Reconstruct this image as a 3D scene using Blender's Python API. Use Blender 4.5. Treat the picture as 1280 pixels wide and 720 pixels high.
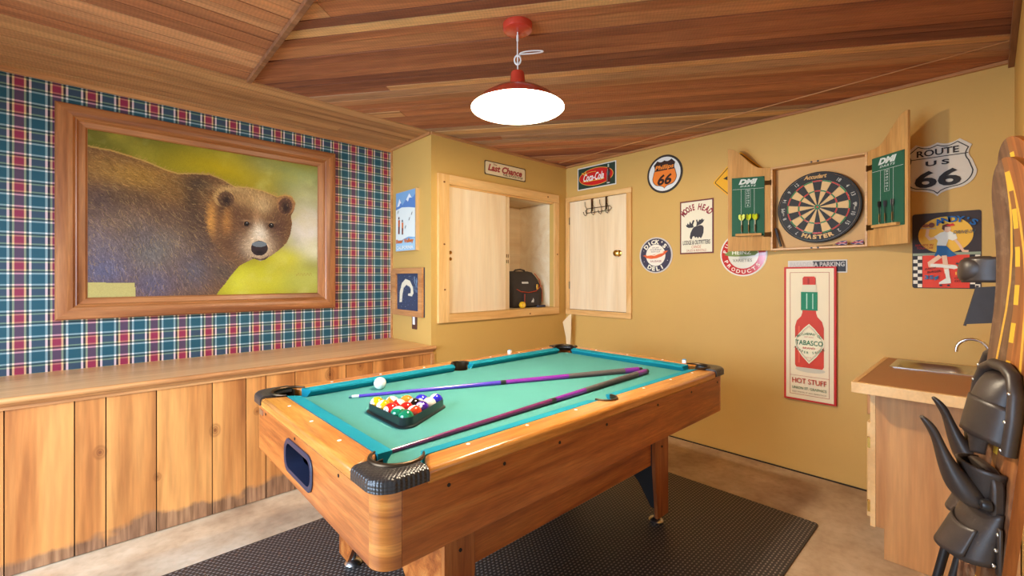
import bpy, bmesh, math, random
import numpy as np
from mathutils import Vector, Matrix

for o in list(bpy.data.objects):
    bpy.data.objects.remove(o)
SC = bpy.context.scene
PI = math.pi

def C(r, g, b, a=1.0):
    def f(c):
        c = c / 255.0
        return c / 12.92 if c <= 0.04045 else ((c + 0.055) / 1.055) ** 2.4
    return (f(r), f(g), f(b), a)

# ---------------------------------------------------------------- camera
FPX, PCX, PCY, EYE = 552.0, 640.0, 347.5, 1.29
YAW = math.radians(47.24)
cam_d = bpy.data.cameras.new('camera')
cam = bpy.data.objects.new('camera', cam_d)
SC.collection.objects.link(cam)
cam.location = (0, 0, EYE)
cam.rotation_euler = (PI / 2, 0, YAW - PI / 2)
cam_d.sensor_width = 36.0
cam_d.lens = FPX / 1280 * 36
cam_d.shift_y = -12.5 / 1280
cam_d.clip_start = 0.02
SC.camera = cam

# ---------------------------------------------------------------- world, daylight, exposure
W = bpy.data.worlds.new('world')
SC.world = W
W.use_nodes = True
W.node_tree.nodes['Background'].inputs[0].default_value = (0.78, 0.88, 1.0, 1)
W.node_tree.nodes['Background'].inputs[1].default_value = 0.5

def area(name, loc, target, sx, sy, power, col):
    d = bpy.data.lights.new(name, 'AREA')
    d.shape = 'RECTANGLE'; d.size = sx; d.size_y = sy
    d.energy = power; d.color = col
    d.spread = math.radians(125)
    o = bpy.data.objects.new(name, d)
    SC.collection.objects.link(o)
    o.location = loc
    o.rotation_euler = (Vector(target) - Vector(loc)).to_track_quat('-Z', 'Y').to_euler()
    return o

# the open doorway behind the camera lets the daylight in
area('daylight_doorway', (-1.45, 1.75, 1.20), (1.4, 2.35, 0.0), 1.8, 1.9, 66, (0.58, 0.76, 1.0))
LAMP_W = 62
SC.view_settings.view_transform = 'Standard'
SC.view_settings.look = 'None'
SC.view_settings.exposure = 0.66
SC.view_settings.gamma = 1.0
SC.view_settings.use_curve_mapping = False

# ---------------------------------------------------------------- survey helpers: a photo point on a known plane -> metres
CY_, SY_ = math.cos(YAW), math.sin(YAW)
def ray(px, py):
    t = (px - PCX) / FPX
    return (CY_ + SY_ * t, SY_ - CY_ * t, -(py - PCY) / FPX)
def onX(px, py, X):
    r = ray(px, py); k = X / r[0]; return Vector((X, r[1] * k, EYE + r[2] * k))
def onY(px, py, Y):
    r = ray(px, py); k = Y / r[1]; return Vector((r[0] * k, Y, EYE + r[2] * k))
def onZ(px, py, Z):
    r = ray(px, py); k = (Z - EYE) / r[2]; return Vector((r[0] * k, r[1] * k, Z))

# ---------------------------------------------------------------- materials
def newmat(name):
    m = bpy.data.materials.new(name); m.use_nodes = True
    return m, m.node_tree.nodes, m.node_tree.links, m.node_tree.nodes['Principled BSDF']

def plain(name, col, rough=0.5, metal=0.0, bump=0.0, bscale=200.0, var=0.0, coat=0.0, vscale=6.0, trans=0.0, spec=0.5):
    m, N, L, P = newmat(name)
    P.inputs['Base Color'].default_value = col
    P.inputs['Roughness'].default_value = rough
    P.inputs['Metallic'].default_value = metal
    P.inputs['Specular IOR Level'].default_value = spec
    if coat: P.inputs['Coat Weight'].default_value = coat; P.inputs['Coat Roughness'].default_value = 0.1
    if trans: P.inputs['Transmission Weight'].default_value = trans
    if bump or var:
        tc = N.new('ShaderNodeTexCoord')
    if var:
        n = N.new('ShaderNodeTexNoise'); n.inputs['Scale'].default_value = vscale; n.inputs['Detail'].default_value = 6
        L.new(tc.outputs['Object'], n.inputs['Vector'])
        r = N.new('ShaderNodeMapRange'); r.inputs[1].default_value = 0.25; r.inputs[2].default_value = 0.75
        r.inputs[3].default_value = 1 - var; r.inputs[4].default_value = 1 + var
        L.new(n.outputs['Fac'], r.inputs[0])
        mx = N.new('ShaderNodeVectorMath'); mx.operation = 'SCALE'
        mx.inputs[0].default_value = col[:3]
        L.new(r.outputs[0], mx.inputs['Scale'])
        L.new(mx.outputs[0], P.inputs['Base Color'])
    if bump:
        n = N.new('ShaderNodeTexNoise'); n.inputs['Scale'].default_value = bscale; n.inputs['Detail'].default_value = 3
        L.new(tc.outputs['Object'], n.inputs['Vector'])
        b = N.new('ShaderNodeBump'); b.inputs['Strength'].default_value = bump; b.inputs['Distance'].default_value = 0.002
        L.new(n.outputs['Fac'], b.inputs['Height']); L.new(b.outputs[0], P.inputs['Normal'])
    return m

def math_node(N, L, op, a, b=None, c=None):
    n = N.new('ShaderNodeMath'); n.operation = op
    for i, v in enumerate((a, b, c)):
        if v is None: continue
        if isinstance(v, (int, float)): n.inputs[i].default_value = v
        else: L.new(v, n.inputs[i])
    return n.outputs[0]

def mixc(N, L, fac, a, b, mode='MIX'):
    n = N.new('ShaderNodeMix'); n.data_type = 'RGBA'; n.blend_type = mode
    for idx, v in ((0, fac), (6, a), (7, b)):
        if isinstance(v, (int, float)): n.inputs[idx].default_value = v
        elif isinstance(v, tuple): n.inputs[idx].default_value = v
        else: L.new(v, n.inputs[idx])
    return n.outputs[2]

def ramp(N, L, fac, stops, interp='LINEAR'):
    r = N.new('ShaderNodeValToRGB'); cr = r.color_ramp; cr.interpolation = interp
    while len(cr.elements) > 1: cr.elements.remove(cr.elements[-1])
    cr.elements[0].position = stops[0][0]; cr.elements[0].color = stops[0][1]
    for p, c in stops[1:]:
        e = cr.elements.new(p); e.color = c
    L.new(fac, r.inputs[0])
    return r.outputs[0]

def wood(name, cols, axis='X', grain=14.0, rough=0.4, coat=0.0, bump=0.15, streak=0.25, tone_ramp=None, tone_amt=0.0, knots=None, rot=None, saw=0.0, rotz=0.0):
    """cols: dark..light tints of the grain; 'tone' (per board attribute) shifts and picks the board tint"""
    m, N, L, P = newmat(name)
    tc = N.new('ShaderNodeTexCoord')
    at = N.new('ShaderNodeAttribute'); at.attribute_name = 'tone'
    add = N.new('ShaderNodeVectorMath'); add.operation = 'MULTIPLY_ADD'
    L.new(at.outputs['Fac'], add.inputs[0]); add.inputs[1].default_value = (37, 53, 71)
    vec = tc.outputs['Object']
    if rotz:
        mr = N.new('ShaderNodeMapping'); mr.inputs['Rotation'].default_value = (0, 0, rotz)
        L.new(vec, mr.inputs[0]); vec = mr.outputs[0]
    L.new(vec, add.inputs[2])
    mp = N.new('ShaderNodeMapping')
    s = {'XY': (0.07, 0.07, 1), 'X': (0.07, 1, 1), 'Y': (1, 0.07, 1), 'Z': (1, 1, 0.07)}[axis]
    mp.inputs['Scale'].default_value = s
    L.new(add.outputs[0], mp.inputs[0])
    n1 = N.new('ShaderNodeTexNoise'); n1.inputs['Scale'].default_value = grain; n1.inputs['Detail'].default_value = 5
    n1.inputs['Distortion'].default_value = 0.8; L.new(mp.outputs[0], n1.inputs[0])
    n2 = N.new('ShaderNodeTexNoise'); n2.inputs['Scale'].default_value = grain * 9; n2.inputs['Detail'].default_value = 3
    L.new(mp.outputs[0], n2.inputs[0])
    k = len(cols)
    st = [(0.28 + 0.44 * i / max(1, k - 1), cols[i]) for i in range(k)]
    col = ramp(N, L, n1.outputs['Fac'], st)
    if tone_ramp:
        tcol = ramp(N, L, at.outputs['Fac'], tone_ramp)
        col = mixc(N, L, tone_amt, col, tcol)
        g = ramp(N, L, n1.outputs['Fac'], [(0.3, (0.62, 0.55, 0.5, 1)), (0.55, (1, 1, 1, 1)), (0.75, (1.0, 0.93, 0.85, 1))])
        col = mixc(N, L, 0.8, col, g, 'MULTIPLY')
    f = N.new('ShaderNodeMapRange'); f.inputs[1].default_value = 0.35; f.inputs[2].default_value = 0.7
    f.inputs[3].default_value = 1 - streak; f.inputs[4].default_value = 1.0
    L.new(n2.outputs['Fac'], f.inputs[0])
    sc = N.new('ShaderNodeVectorMath'); sc.operation = 'SCALE'
    L.new(col, sc.inputs[0]); L.new(f.outputs[0], sc.inputs['Scale'])
    col = sc.outputs[0]
    if knots or rot:
        sep = N.new('ShaderNodeSeparateXYZ'); L.new(tc.outputs['Object'], sep.inputs[0])
        wob = N.new('ShaderNodeTexNoise'); wob.inputs['Scale'].default_value = 9; wob.inputs['Detail'].default_value = 3
        L.new(tc.outputs['Object'], wob.inputs[0])
    if knots:
        for (kx, kz, kr) in knots:
            dx = math_node(N, L, 'SUBTRACT', sep.outputs[0], kx)
            dz = math_node(N, L, 'MULTIPLY', math_node(N, L, 'SUBTRACT', sep.outputs[2], kz), 0.75)
            d = math_node(N, L, 'SQRT', math_node(N, L, 'ADD', math_node(N, L, 'MULTIPLY', dx, dx), math_node(N, L, 'MULTIPLY', dz, dz)))
            d = math_node(N, L, 'ADD', d, math_node(N, L, 'MULTIPLY', math_node(N, L, 'SUBTRACT', wob.outputs['Fac'], 0.5), 0.012))
            fac = ramp(N, L, math_node(N, L, 'DIVIDE', d, kr), [(0.0, (.95, .95, .95, 1)), (0.22, (.8, .8, .8, 1)), (0.3, (.3, .3, .3, 1)), (0.42, (.75, .75, .75, 1)), (0.5, (.25, .25, .25, 1)), (0.75, (.45, .45, .45, 1)), (1.0, (0, 0, 0, 1))])
            col = mixc(N, L, fac, col, C(120, 62, 26))
    if rot:      # damp stain creeping up from the floor
        h = math_node(N, L, 'ADD', math_node(N, L, 'MULTIPLY', math_node(N, L, 'SUBTRACT', wob.outputs['Fac'], 0.5), 0.16), rot[0])
        wb2 = N.new('ShaderNodeTexNoise'); wb2.inputs['Scale'].default_value = 2.2
        L.new(tc.outputs['Object'], wb2.inputs[0])
        h = math_node(N, L, 'ADD', h, math_node(N, L, 'MULTIPLY', math_node(N, L, 'SUBTRACT', wb2.outputs['Fac'], 0.5), 0.12))
        dd = math_node(N, L, 'SUBTRACT', h, sep.outputs[2])
        fac = N.new('ShaderNodeMapRange'); fac.inputs[1].default_value = -0.010; fac.inputs[2].default_value = 0.020; L.new(dd, fac.inputs[0])
        dark = ramp(N, L, n2.outputs['Fac'], [(0.3, C(80, 54, 40)), (0.55, C(138, 102, 76)), (0.8, C(180, 142, 106))])
        col = mixc(N, L, math_node(N, L, 'MULTIPLY', fac.outputs[0], 0.85), col, dark)
    if saw:      # rough saw marks across the boards
        wv = N.new('ShaderNodeTexWave'); wv.wave_type = 'BANDS'; wv.bands_direction = axis
        wv.inputs['Scale'].default_value = 22; wv.inputs['Distortion'].default_value = 4; wv.inputs['Detail'].default_value = 2
        L.new(add.outputs[0], wv.inputs[0])
        mr2 = N.new('ShaderNodeMapRange'); mr2.inputs[3].default_value = 1 - saw; mr2.inputs[4].default_value = 1
        L.new(wv.outputs['Fac'], mr2.inputs[0])
        s2 = N.new('ShaderNodeVectorMath'); s2.operation = 'SCALE'; L.new(col, s2.inputs[0]); L.new(mr2.outputs[0], s2.inputs['Scale'])
        col = s2.outputs[0]
    L.new(col, P.inputs['Base Color'])
    P.inputs['Roughness'].default_value = rough
    if coat: P.inputs['Coat Weight'].default_value = coat; P.inputs['Coat Roughness'].default_value = 0.15
    b = N.new('ShaderNodeBump'); b.inputs['Strength'].default_value = bump; b.inputs['Distance'].default_value = 0.001
    L.new(n2.outputs['Fac'], b.inputs['Height']); L.new(b.outputs[0], P.inputs['Normal'])
    return m

M = {}
WALLC = C(206, 164, 86)
M['wall'] = plain('ochre_wall_paint', WALLC, 0.6, bump=0.12, bscale=90, var=0.035, vscale=2.5)
M['ceil'] = wood('rough_cedar', [C(150, 92, 56), C(196, 132, 84), C(224, 168, 114)], 'X', 10, 0.75, bump=0.4, streak=0.3, saw=0.10, rotz=math.radians(53.13),
    tone_ramp=[(0, C(116, 56, 34)), (0.12, C(158, 84, 48)), (0.3, C(208, 126, 72)), (0.42, C(172, 96, 56)), (0.55, C(214, 142, 84)), (0.68, C(186, 146, 108)), (0.8, C(226, 152, 90)), (1, C(246, 190, 120))], tone_amt=0.85)
M['ceil2'] = wood('rough_cedar_lengthwise', [C(120, 72, 42), C(170, 112, 70), C(205, 150, 100)], 'X', 9, 0.75, bump=0.4, streak=0.25, saw=0.12,
    tone_ramp=[(0, C(136, 68, 38)), (0.15, C(184, 108, 60)), (0.6, C(222, 146, 88)), (1, C(240, 172, 112))], tone_amt=0.85)
M['band'] = wood('pale_cedar', [C(176, 118, 68), C(208, 148, 90), C(226, 170, 108)], 'X', 9, 0.7, bump=0.4, streak=0.18, saw=0.12,
    tone_ramp=[(0, C(186, 126, 74)), (1, C(216, 158, 98))], tone_amt=0.5)
M['trim'] = wood('fir_trim', [C(176, 112, 62), C(205, 142, 84), C(222, 162, 100)], 'X', 12, 0.5)
M['trimY'] = wood('fir_trim_cross', [C(176, 112, 62), C(205, 142, 84), C(222, 162, 100)], 'Y', 12, 0.5)
M['pineX'] = wood('pine', [C(216, 156, 84), C(236, 184, 112), C(246, 202, 136)], 'X', 16, 0.45, streak=0.12)
M['pineY'] = wood('pine_cross', [C(216, 156, 84), C(236, 184, 112), C(246, 202, 136)], 'Y', 16, 0.45, streak=0.12)
M['pineZ'] = wood('pine_upright', [C(216, 156, 84), C(236, 184, 112), C(246, 202, 136)], 'Z', 16, 0.45, streak=0.12)
M['ply'] = wood('birch_ply', [C(232, 198, 150), C(244, 216, 172), C(250, 228, 190)], 'Z', 7, 0.45, streak=0.06, bump=0.05)
M['plyX'] = wood('birch_ply_cross', [C(232, 198, 150), C(244, 216, 172), C(250, 228, 190)], 'X', 7, 0.5, streak=0.06, bump=0.05)
M['bench'] = wood('knotty_bench_panel', [C(160, 84, 36), C(206, 130, 64), C(226, 156, 84), C(232, 168, 98)], 'Z', 7, 0.42, streak=0.2, bump=0.08,
    tone_ramp=[(0, C(196, 118, 58)), (1, C(228, 164, 94))], tone_amt=0.3,
    knots=[(-0.112, 0.46, 0.030), (0.347, 0.46, 0.030), (0.965, 0.67, 0.034), (1.165, 0.70, 0.03), (0.10, 0.28, 0.02), (0.55, 0.52, 0.02)], rot=(0.075,))
M['benchtop'] = wood('bench_top_ply', [C(204, 146, 88), C(226, 172, 110), C(238, 190, 130)], 'X', 10, 0.36, streak=0.15, bump=0.05, coat=0.1)
M['picframe'] = wood('oak_frame', [C(124, 68, 30), C(164, 100, 52), C(188, 124, 70)], 'X', 16, 0.4, streak=0.2)
M['picframeZ'] = wood('oak_frame_upright', [C(124, 68, 30), C(164, 100, 52), C(188, 124, 70)], 'Z', 16, 0.4, streak=0.2)
M['tabX'] = wood('honey_laminate', [C(146, 70, 26), C(186, 102, 42), C(208, 128, 60)], 'X', 22, 0.34, streak=0.3, bump=0.03, coat=0.2)
M['tabY'] = wood('honey_laminate_end', [C(146, 70, 26), C(186, 102, 42), C(208, 128, 60)], 'Y', 22, 0.34, streak=0.3, bump=0.03, coat=0.2)
M['tabZ'] = wood('honey_laminate_leg', [C(142, 70, 28), C(178, 100, 44), C(198, 122, 60)], 'Z', 24, 0.35, streak=0.2, bump=0.03, coat=0.2)
M['railX'] = wood('rail_laminate', [C(190, 110, 42), C(220, 142, 62), C(234, 162, 80)], 'X', 24, 0.24, streak=0.22, bump=0.02, coat=0.5)
M['postwood'] = wood('corner_post_laminate', [C(156, 82, 30), C(198, 116, 46), C(218, 140, 62)], 'XY', 26, 0.28, streak=0.25, bump=0.02, coat=0.3)
M['railY'] = wood('rail_laminate_end', [C(190, 110, 42), C(220, 142, 62), C(234, 162, 80)], 'Y', 24, 0.24, streak=0.22, bump=0.02, coat=0.5)
M['maple'] = wood('maple_edge', [C(222, 172, 108), C(236, 190, 126), C(244, 204, 144)], 'X', 10, 0.45, streak=0.08)
M['dartoak'] = wood('light_oak', [C(188, 132, 70), C(214, 160, 92), C(226, 176, 108)], 'Z', 12, 0.4, streak=0.18)
M['dartoakY'] = wood('light_oak_cross', [C(188, 132, 70), C(214, 160, 92), C(226, 176, 108)], 'Y', 12, 0.4, streak=0.18)
M['cabply'] = wood('lauan_ply', [C(172, 112, 58), C(198, 138, 78), C(212, 156, 94)], 'Z', 9, 0.5, streak=0.16)
M['laminate'] = plain('brown_counter_laminate', C(160, 100, 56), 0.4, bump=0.03, var=0.05)
M['black'] = plain('black', C(14, 13, 13), 0.5)
M['blackplastic'] = plain('black_plastic', C(36, 33, 32), 0.35)
M['rubber'] = plain('black_rubber', C(36, 32, 29), 0.42, bump=0.08, bscale=60, var=0.12, vscale=14)
M['chrome'] = plain('chrome', (0.75, 0.73, 0.70, 1), 0.14, 1.0)
M['steel'] = plain('brushed_steel', (0.62, 0.60, 0.56, 1), 0.28, 1.0)
M['brass'] = plain('brass', C(212, 168, 84), 0.22, 1.0)
M['antique'] = plain('antique_brass', C(104, 78, 48), 0.35, 1.0)
M['bronze'] = plain('dark_bronze', C(88, 70, 52), 0.4, 0.9)
M['white'] = plain('white', C(238, 236, 230), 0.4)
M['red_enamel'] = plain('red_enamel', C(196, 62, 42), 0.25, coat=0.5)
M['white_enamel'] = plain('white_enamel', C(245, 243, 236), 0.35)
M['felt'] = plain('green_felt', C(80, 146, 138), 0.9, bump=0.25, bscale=900, var=0.05, vscale=5, spec=0.1)
M['felt2'] = plain('shaded_cushion_cloth', C(22, 132, 148), 0.85, bump=0.2, bscale=900, var=0.04, spec=0.15)  # same cloth as the bed; the deeper teal is shade put into the colour
M['darkgap'] = plain('dark_gap', C(38, 28, 20), 0.9)
M['cord'] = plain('white_cord', C(240, 236, 228), 0.5)
M['glass'] = plain('clear_acrylic', (0.95, 0.97, 0.97, 1), 0.05, trans=1.0)
def colr(r, g, b, rough=0.35):
    k = 'c%d_%d_%d' % (r, g, b)
    if k not in M: M[k] = plain('paint_%d_%d_%d' % (r, g, b), C(r, g, b), 0.55, spec=0.3)
    return M[k]

# ---------------------------------------------------------------- mesh builder
class B:
    def __init__(s): s.v = []; s.f = []; s.m = []; s.t = []; s.tone = 0.0; s.mi = 0; s.uv = {}
    def add(s, vs, fs, M4=None, mi=None):
        o = len(s.v)
        for p in vs:
            p = Vector(p)
            if M4 is not None: p = M4 @ p
            s.v.append(p)
        for f in fs:
            s.f.append(tuple(i + o for i in f)); s.m.append(s.mi if mi is None else mi); s.t.append(s.tone)
        return s
    def box(s, x0, x1, y0, y1, z0, z1, M4=None, mi=None):
        vs = [(x, y, z) for z in (z0, z1) for y in (y0, y1) for x in (x0, x1)]
        return s.add(vs, [(0, 2, 3, 1), (4, 5, 7, 6), (0, 1, 5, 4), (2, 6, 7, 3), (0, 4, 6, 2), (1, 3, 7, 5)], M4, mi)
    def prism(s, pts, a, b, fr=None, mi=None):
        """polygon pts (u,v) extruded from a to b along n; fr = (origin,u,v,n)"""
        if fr is None: fr = (Vector((0, 0, 0)), Vector((1, 0, 0)), Vector((0, 1, 0)), Vector((0, 0, 1)))
        O, U, V, Nn = fr; n = len(pts)
        ar = sum(pts[i][0] * pts[(i + 1) % n][1] - pts[(i + 1) % n][0] * pts[i][1] for i in range(n))
        if ar < 0: pts = pts[::-1]
        vs = [O + U * p[0] + V * p[1] + Nn * a for p in pts] + [O + U * p[0] + V * p[1] + Nn * b for p in pts]
        fs = [tuple(range(n - 1, -1, -1)), tuple(range(n, 2 * n))] + [(i, (i + 1) % n, n + (i + 1) % n, n + i) for i in range(n)]
        if U.cross(V).dot(Nn) < 0: fs = [f[::-1] for f in fs]
        return s.add(vs, fs, None, mi)
    def flat(s, pts, h, fr, mi=None):
        O, U, V, Nn = fr
        n = len(pts)
        ar = sum(pts[i][0] * pts[(i + 1) % n][1] - pts[(i + 1) % n][0] * pts[i][1] for i in range(n))
        if (ar < 0) != (U.cross(V).dot(Nn) < 0): pts = pts[::-1]
        return s.add([O + U * p[0] + V * p[1] + Nn * h for p in pts], [tuple(range(n))], None, mi)
    def rings(s, rs, caps=True, closed=True, M4=None, mi=None):
        n = len(rs[0]); vs = [p for r in rs for p in r]; fs = []
        for i in range(len(rs) - 1):
            for j in range(n if closed else n - 1):
                k = (j + 1) % n
                fs.append((i * n + j, i * n + k, (i + 1) * n + k, (i + 1) * n + j))
        if caps and closed:
            fs.append(tuple(range(n - 1, -1, -1))); fs.append(tuple(range((len(rs) - 1) * n, len(rs) * n)))
        return s.add(vs, fs, M4, mi)
    def tube(s, pts, r, n=10, mi=None, caps=True, flat=1.0):
        pts = [Vector(p) for p in pts]; rs = []
        up = Vector((0, 0, 1)) if abs((pts[1] - pts[0]).normalized().z) < 0.9 else Vector((1, 0, 0))
        u = None
        for i, p in enumerate(pts):
            d = (pts[min(i + 1, len(pts) - 1)] - pts[max(i - 1, 0)]).normalized()
            if u is None: u = d.cross(up).normalized()
            else: u = (u - d * u.dot(d)).normalized()
            w = d.cross(u)
            rr = r[i] if isinstance(r, (list, tuple)) else r
            rs.append([p + (u * math.cos(2 * PI * k / n) + w * math.sin(2 * PI * k / n) * flat) * rr for k in range(n)])
        return s.rings(rs, caps, True, None, mi)
    def lathe(s, prof, O=(0, 0, 0), ax='Z', n=32, mi=None, M4=None, caps=False):
        rs = []
        for (r, h) in prof:
            ring = []
            for k in range(n):
                a = 2 * PI * k / n; c, d = r * math.cos(a), r * math.sin(a)
                p = {'Z': (c, d, h), 'X': (h, c, d), 'Y': (d, h, c)}[ax]
                ring.append(Vector(p) + Vector(O))
            rs.append(ring)
        return s.rings(rs, caps, True, M4, mi)
    def sphere(s, c, r, n=24, m=12, sc=(1, 1, 1), mi=None):
        rs = []
        for i in range(m + 1):
            a = PI * i / m - PI / 2
            rr = max(1e-5, math.cos(a)) * r
            rs.append([Vector((c[0] + rr * math.cos(2 * PI * k / n) * sc[0], c[1] + rr * math.sin(2 * PI * k / n) * sc[1], c[2] + math.sin(a) * r * sc[2])) for k in range(n)])
        return s.rings(rs, True, True, None, mi)

COL = SC.collection
INV = {}
def thing(name, loc, label, cat, group=None, rot=0.0, mat4=None):
    o = bpy.data.objects.new(name, None); COL.objects.link(o)
    o.empty_display_size = 0.05
    if mat4 is not None: mw = mat4
    else: mw = Matrix.Translation(loc) @ Matrix.Rotation(rot, 4, 'Z')
    o.matrix_world = mw
    INV[o.name] = mw.inverted()
    o['label'] = label; o['category'] = cat
    if group: o['group'] = group
    return o

def finish(name, me, mats, smooth=40, bevel=0, sub=0, solid=0):
    for m in mats: me.materials.append(M[m] if isinstance(m, str) else m)
    o = bpy.data.objects.new(name, me); COL.objects.link(o)
    if smooth:
        me.shade_smooth(); me.set_sharp_from_angle(angle=math.radians(smooth))
    if solid:
        md = o.modifiers.new('solidify', 'SOLIDIFY'); md.thickness = solid; md.offset = 0
    if bevel:
        md = o.modifiers.new('bevel', 'BEVEL'); md.width = bevel; md.segments = 2; md.limit_method = 'ANGLE'; md.angle_limit = math.radians(35)
        md.harden_normals = False
    if sub:
        md = o.modifiers.new('subsurf', 'SUBSURF'); md.levels = sub; md.render_levels = sub
    return o

def obj(name, b, mats, parent=None, world=True, smooth=40, bevel=0, sub=0, solid=0, label=None, origin=None):
    """one mesh object; verts of b are in world metres when world is True"""
    if not isinstance(mats, (list, tuple)): mats = [mats]
    me = bpy.data.meshes.new(name)
    vs = b.v
    T = None
    if world:
        if parent is not None and parent.name in INV: T = INV[parent.name]
        elif parent is None and origin is not None: T = Matrix.Translation(origin).inverted()
    if T is not None: vs = [T @ v for v in vs]
    me.from_pydata([tuple(v) for v in vs], [], b.f)
    me.polygons.foreach_set('material_index', b.m)
    if any(b.t):
        a = me.attributes.new('tone', 'FLOAT', 'FACE'); a.data.foreach_set('value', b.t)
    me.update()
    o = finish(name, me, mats, smooth, bevel, sub, solid)
    if parent is not None:
        o.parent = parent
        INV[o.name] = INV.get(parent.name, Matrix.Identity(4))
    elif origin is not None:
        o.location = origin
        INV[o.name] = Matrix.Translation(origin).inverted()
    else:
        INV[o.name] = Matrix.Identity(4)
    if label: o['label'] = label
    return o
def tag(o, label, cat, group=None):
    o['label'] = label; o['category'] = cat
    if group: o['group'] = group
    return o
def struct(o): o['kind'] = 'structure'; return o

# ---------------------------------------------------------------- flat art and lettering
FONTC = {}
def glyphs(txt, shear=0.0, bold=0.0, space=1.0):
    key = (txt, shear, bold, space)
    if key in FONTC: return FONTC[key]
    cu = bpy.data.curves.new('t', 'FONT'); cu.body = txt; cu.size = 1.0; cu.shear = shear; cu.offset = bold
    cu.space_character = space; cu.resolution_u = 3; cu.fill_mode = 'FRONT'
    ob = bpy.data.objects.new('t', cu); COL.objects.link(ob)
    dg = bpy.context.evaluated_depsgraph_get()
    ev = ob.evaluated_get(dg)
    me = ev.to_mesh()
    vs = [(v.co.x, v.co.y) for v in me.vertices]; fs = [tuple(p.vertices) for p in me.polygons]
    ev.to_mesh_clear()
    bpy.data.objects.remove(ob); bpy.data.curves.remove(cu)
    if not vs: vs = [(0, 0)]
    xs = [v[0] for v in vs]; ys = [v[1] for v in vs]
    FONTC[key] = (vs, fs, min(xs), max(xs), min(ys), max(ys))
    return FONTC[key]

class Art:
    """flat shapes and lettering on a plane; units metres, frame (origin,u,v,n)"""
    def __init__(s, fr): s.fr = fr; s.a = B(); s.l = B(); s.ls = [s.l]; s.mats = []; s.h = 0.0006; s.step = 0.0004
    def mi(s, c):
        m = colr(*c) if isinstance(c, tuple) else (M[c] if isinstance(c, str) else c)
        if m not in s.mats: s.mats.append(m)
        return s.mats.index(m)
    def poly(s, pts, c): s.a.flat(list(pts), s.h, s.fr, s.mi(c)); s.h += s.step; return s
    def rect(s, x0, y0, x1, y1, c): return s.poly([(x0, y0), (x1, y0), (x1, y1), (x0, y1)], c)
    def ell(s, x, y, rx, ry, c, n=40, rot=0):
        cr, sr = math.cos(rot), math.sin(rot)
        return s.poly([(x + rx * math.cos(2 * PI * k / n) * cr - ry * math.sin(2 * PI * k / n) * sr, y + rx * math.cos(2 * PI * k / n) * sr + ry * math.sin(2 * PI * k / n) * cr) for k in range(n)], c)
    def line(s, pts, w, c, lift=True):
        mi = s.mi(c)
        for a, b in zip(pts[:-1], pts[1:]):
            d = Vector((b[0] - a[0], b[1] - a[1]))
            if d.length < 1e-6: continue
            d.normalize(); n = Vector((-d.y, d.x)) * w / 2; e = d * w * 0.3
            s.h += 0.00006
            s.a.flat([(a[0] + n.x - e.x, a[1] + n.y - e.y), (b[0] + n.x + e.x, b[1] + n.y + e.y), (b[0] - n.x + e.x, b[1] - n.y + e.y), (a[0] - n.x - e.x, a[1] - n.y - e.y)], s.h, s.fr, mi)
        s.h += s.step; return s
    def frame(s, x0, y0, x1, y1, w, c): return s.line([(x0, y0), (x1, y0), (x1, y1), (x0, y1), (x0, y0)], w, c)
    def text(s, txt, cx, cy, w, h, c, shear=0.0, bold=0.0, rot=0.0, space=1.0, new=True):
        if new: s.l = B(); s.ls.append(s.l)
        vs, fs, x0, x1, y0, y1 = glyphs(txt, shear, bold, space)
        sx = w / (x1 - x0) if x1 > x0 else 1; sy = h / (y1 - y0) if y1 > y0 else 1
        mx, my = (x0 + x1) / 2, (y0 + y1) / 2; O, U, V, Nn = s.fr
        cr, sr = math.cos(rot), math.sin(rot); out = []
        for (x, y) in vs:
            X, Y = (x - mx) * sx, (y - my) * sy
            X, Y = cx + X * cr - Y * sr, cy + X * sr + Y * cr
            out.append(O + U * X + V * Y + Nn * s.h)
        if U.cross(V).dot(Nn) < 0: fs = [f[::-1] for f in fs]
        s.l.add(out, fs, None, s.mi(c)); return s
    def arc(s, txt, cx, cy, r, a0, a1, h, c, bold=0.0, wfac=0.8, inside=False, shear=0.0):
        """letters along an arc, angles in degrees from a0 to a1; inside=True reads along the bottom"""
        n = len(txt); s.l = B(); s.ls.append(s.l)
        for i, ch in enumerate(txt):
            if ch == ' ': continue
            a = math.radians(a0 + (a1 - a0) * (i / (n - 1) if n > 1 else 0.5))
            x, y = cx + r * math.cos(a), cy + r * math.sin(a)
            rot = a - PI / 2 if not inside else a + PI / 2
            vs, fs, x0, x1, y0, y1 = glyphs(ch, shear, bold)
            asp = (x1 - x0) / 0.73
            hh = h if ch != "'" else h * 0.35
            if ch == "'": x += 0.3 * h * math.cos(a); y += 0.3 * h * math.sin(a)
            s.text(ch, x, y, min(h * asp * wfac / 0.8, h * 1.05), hh, c, shear, bold, rot, new=False)
        return s
    def up(s): s.h += s.step; return s
    def build(s, parent, name='artwork'):
        if s.a.f: obj(name, s.a, s.mats, parent, smooth=0)
        for l in s.ls:
            if l.f: obj('lettering', l, s.mats, parent, smooth=0)

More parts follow.
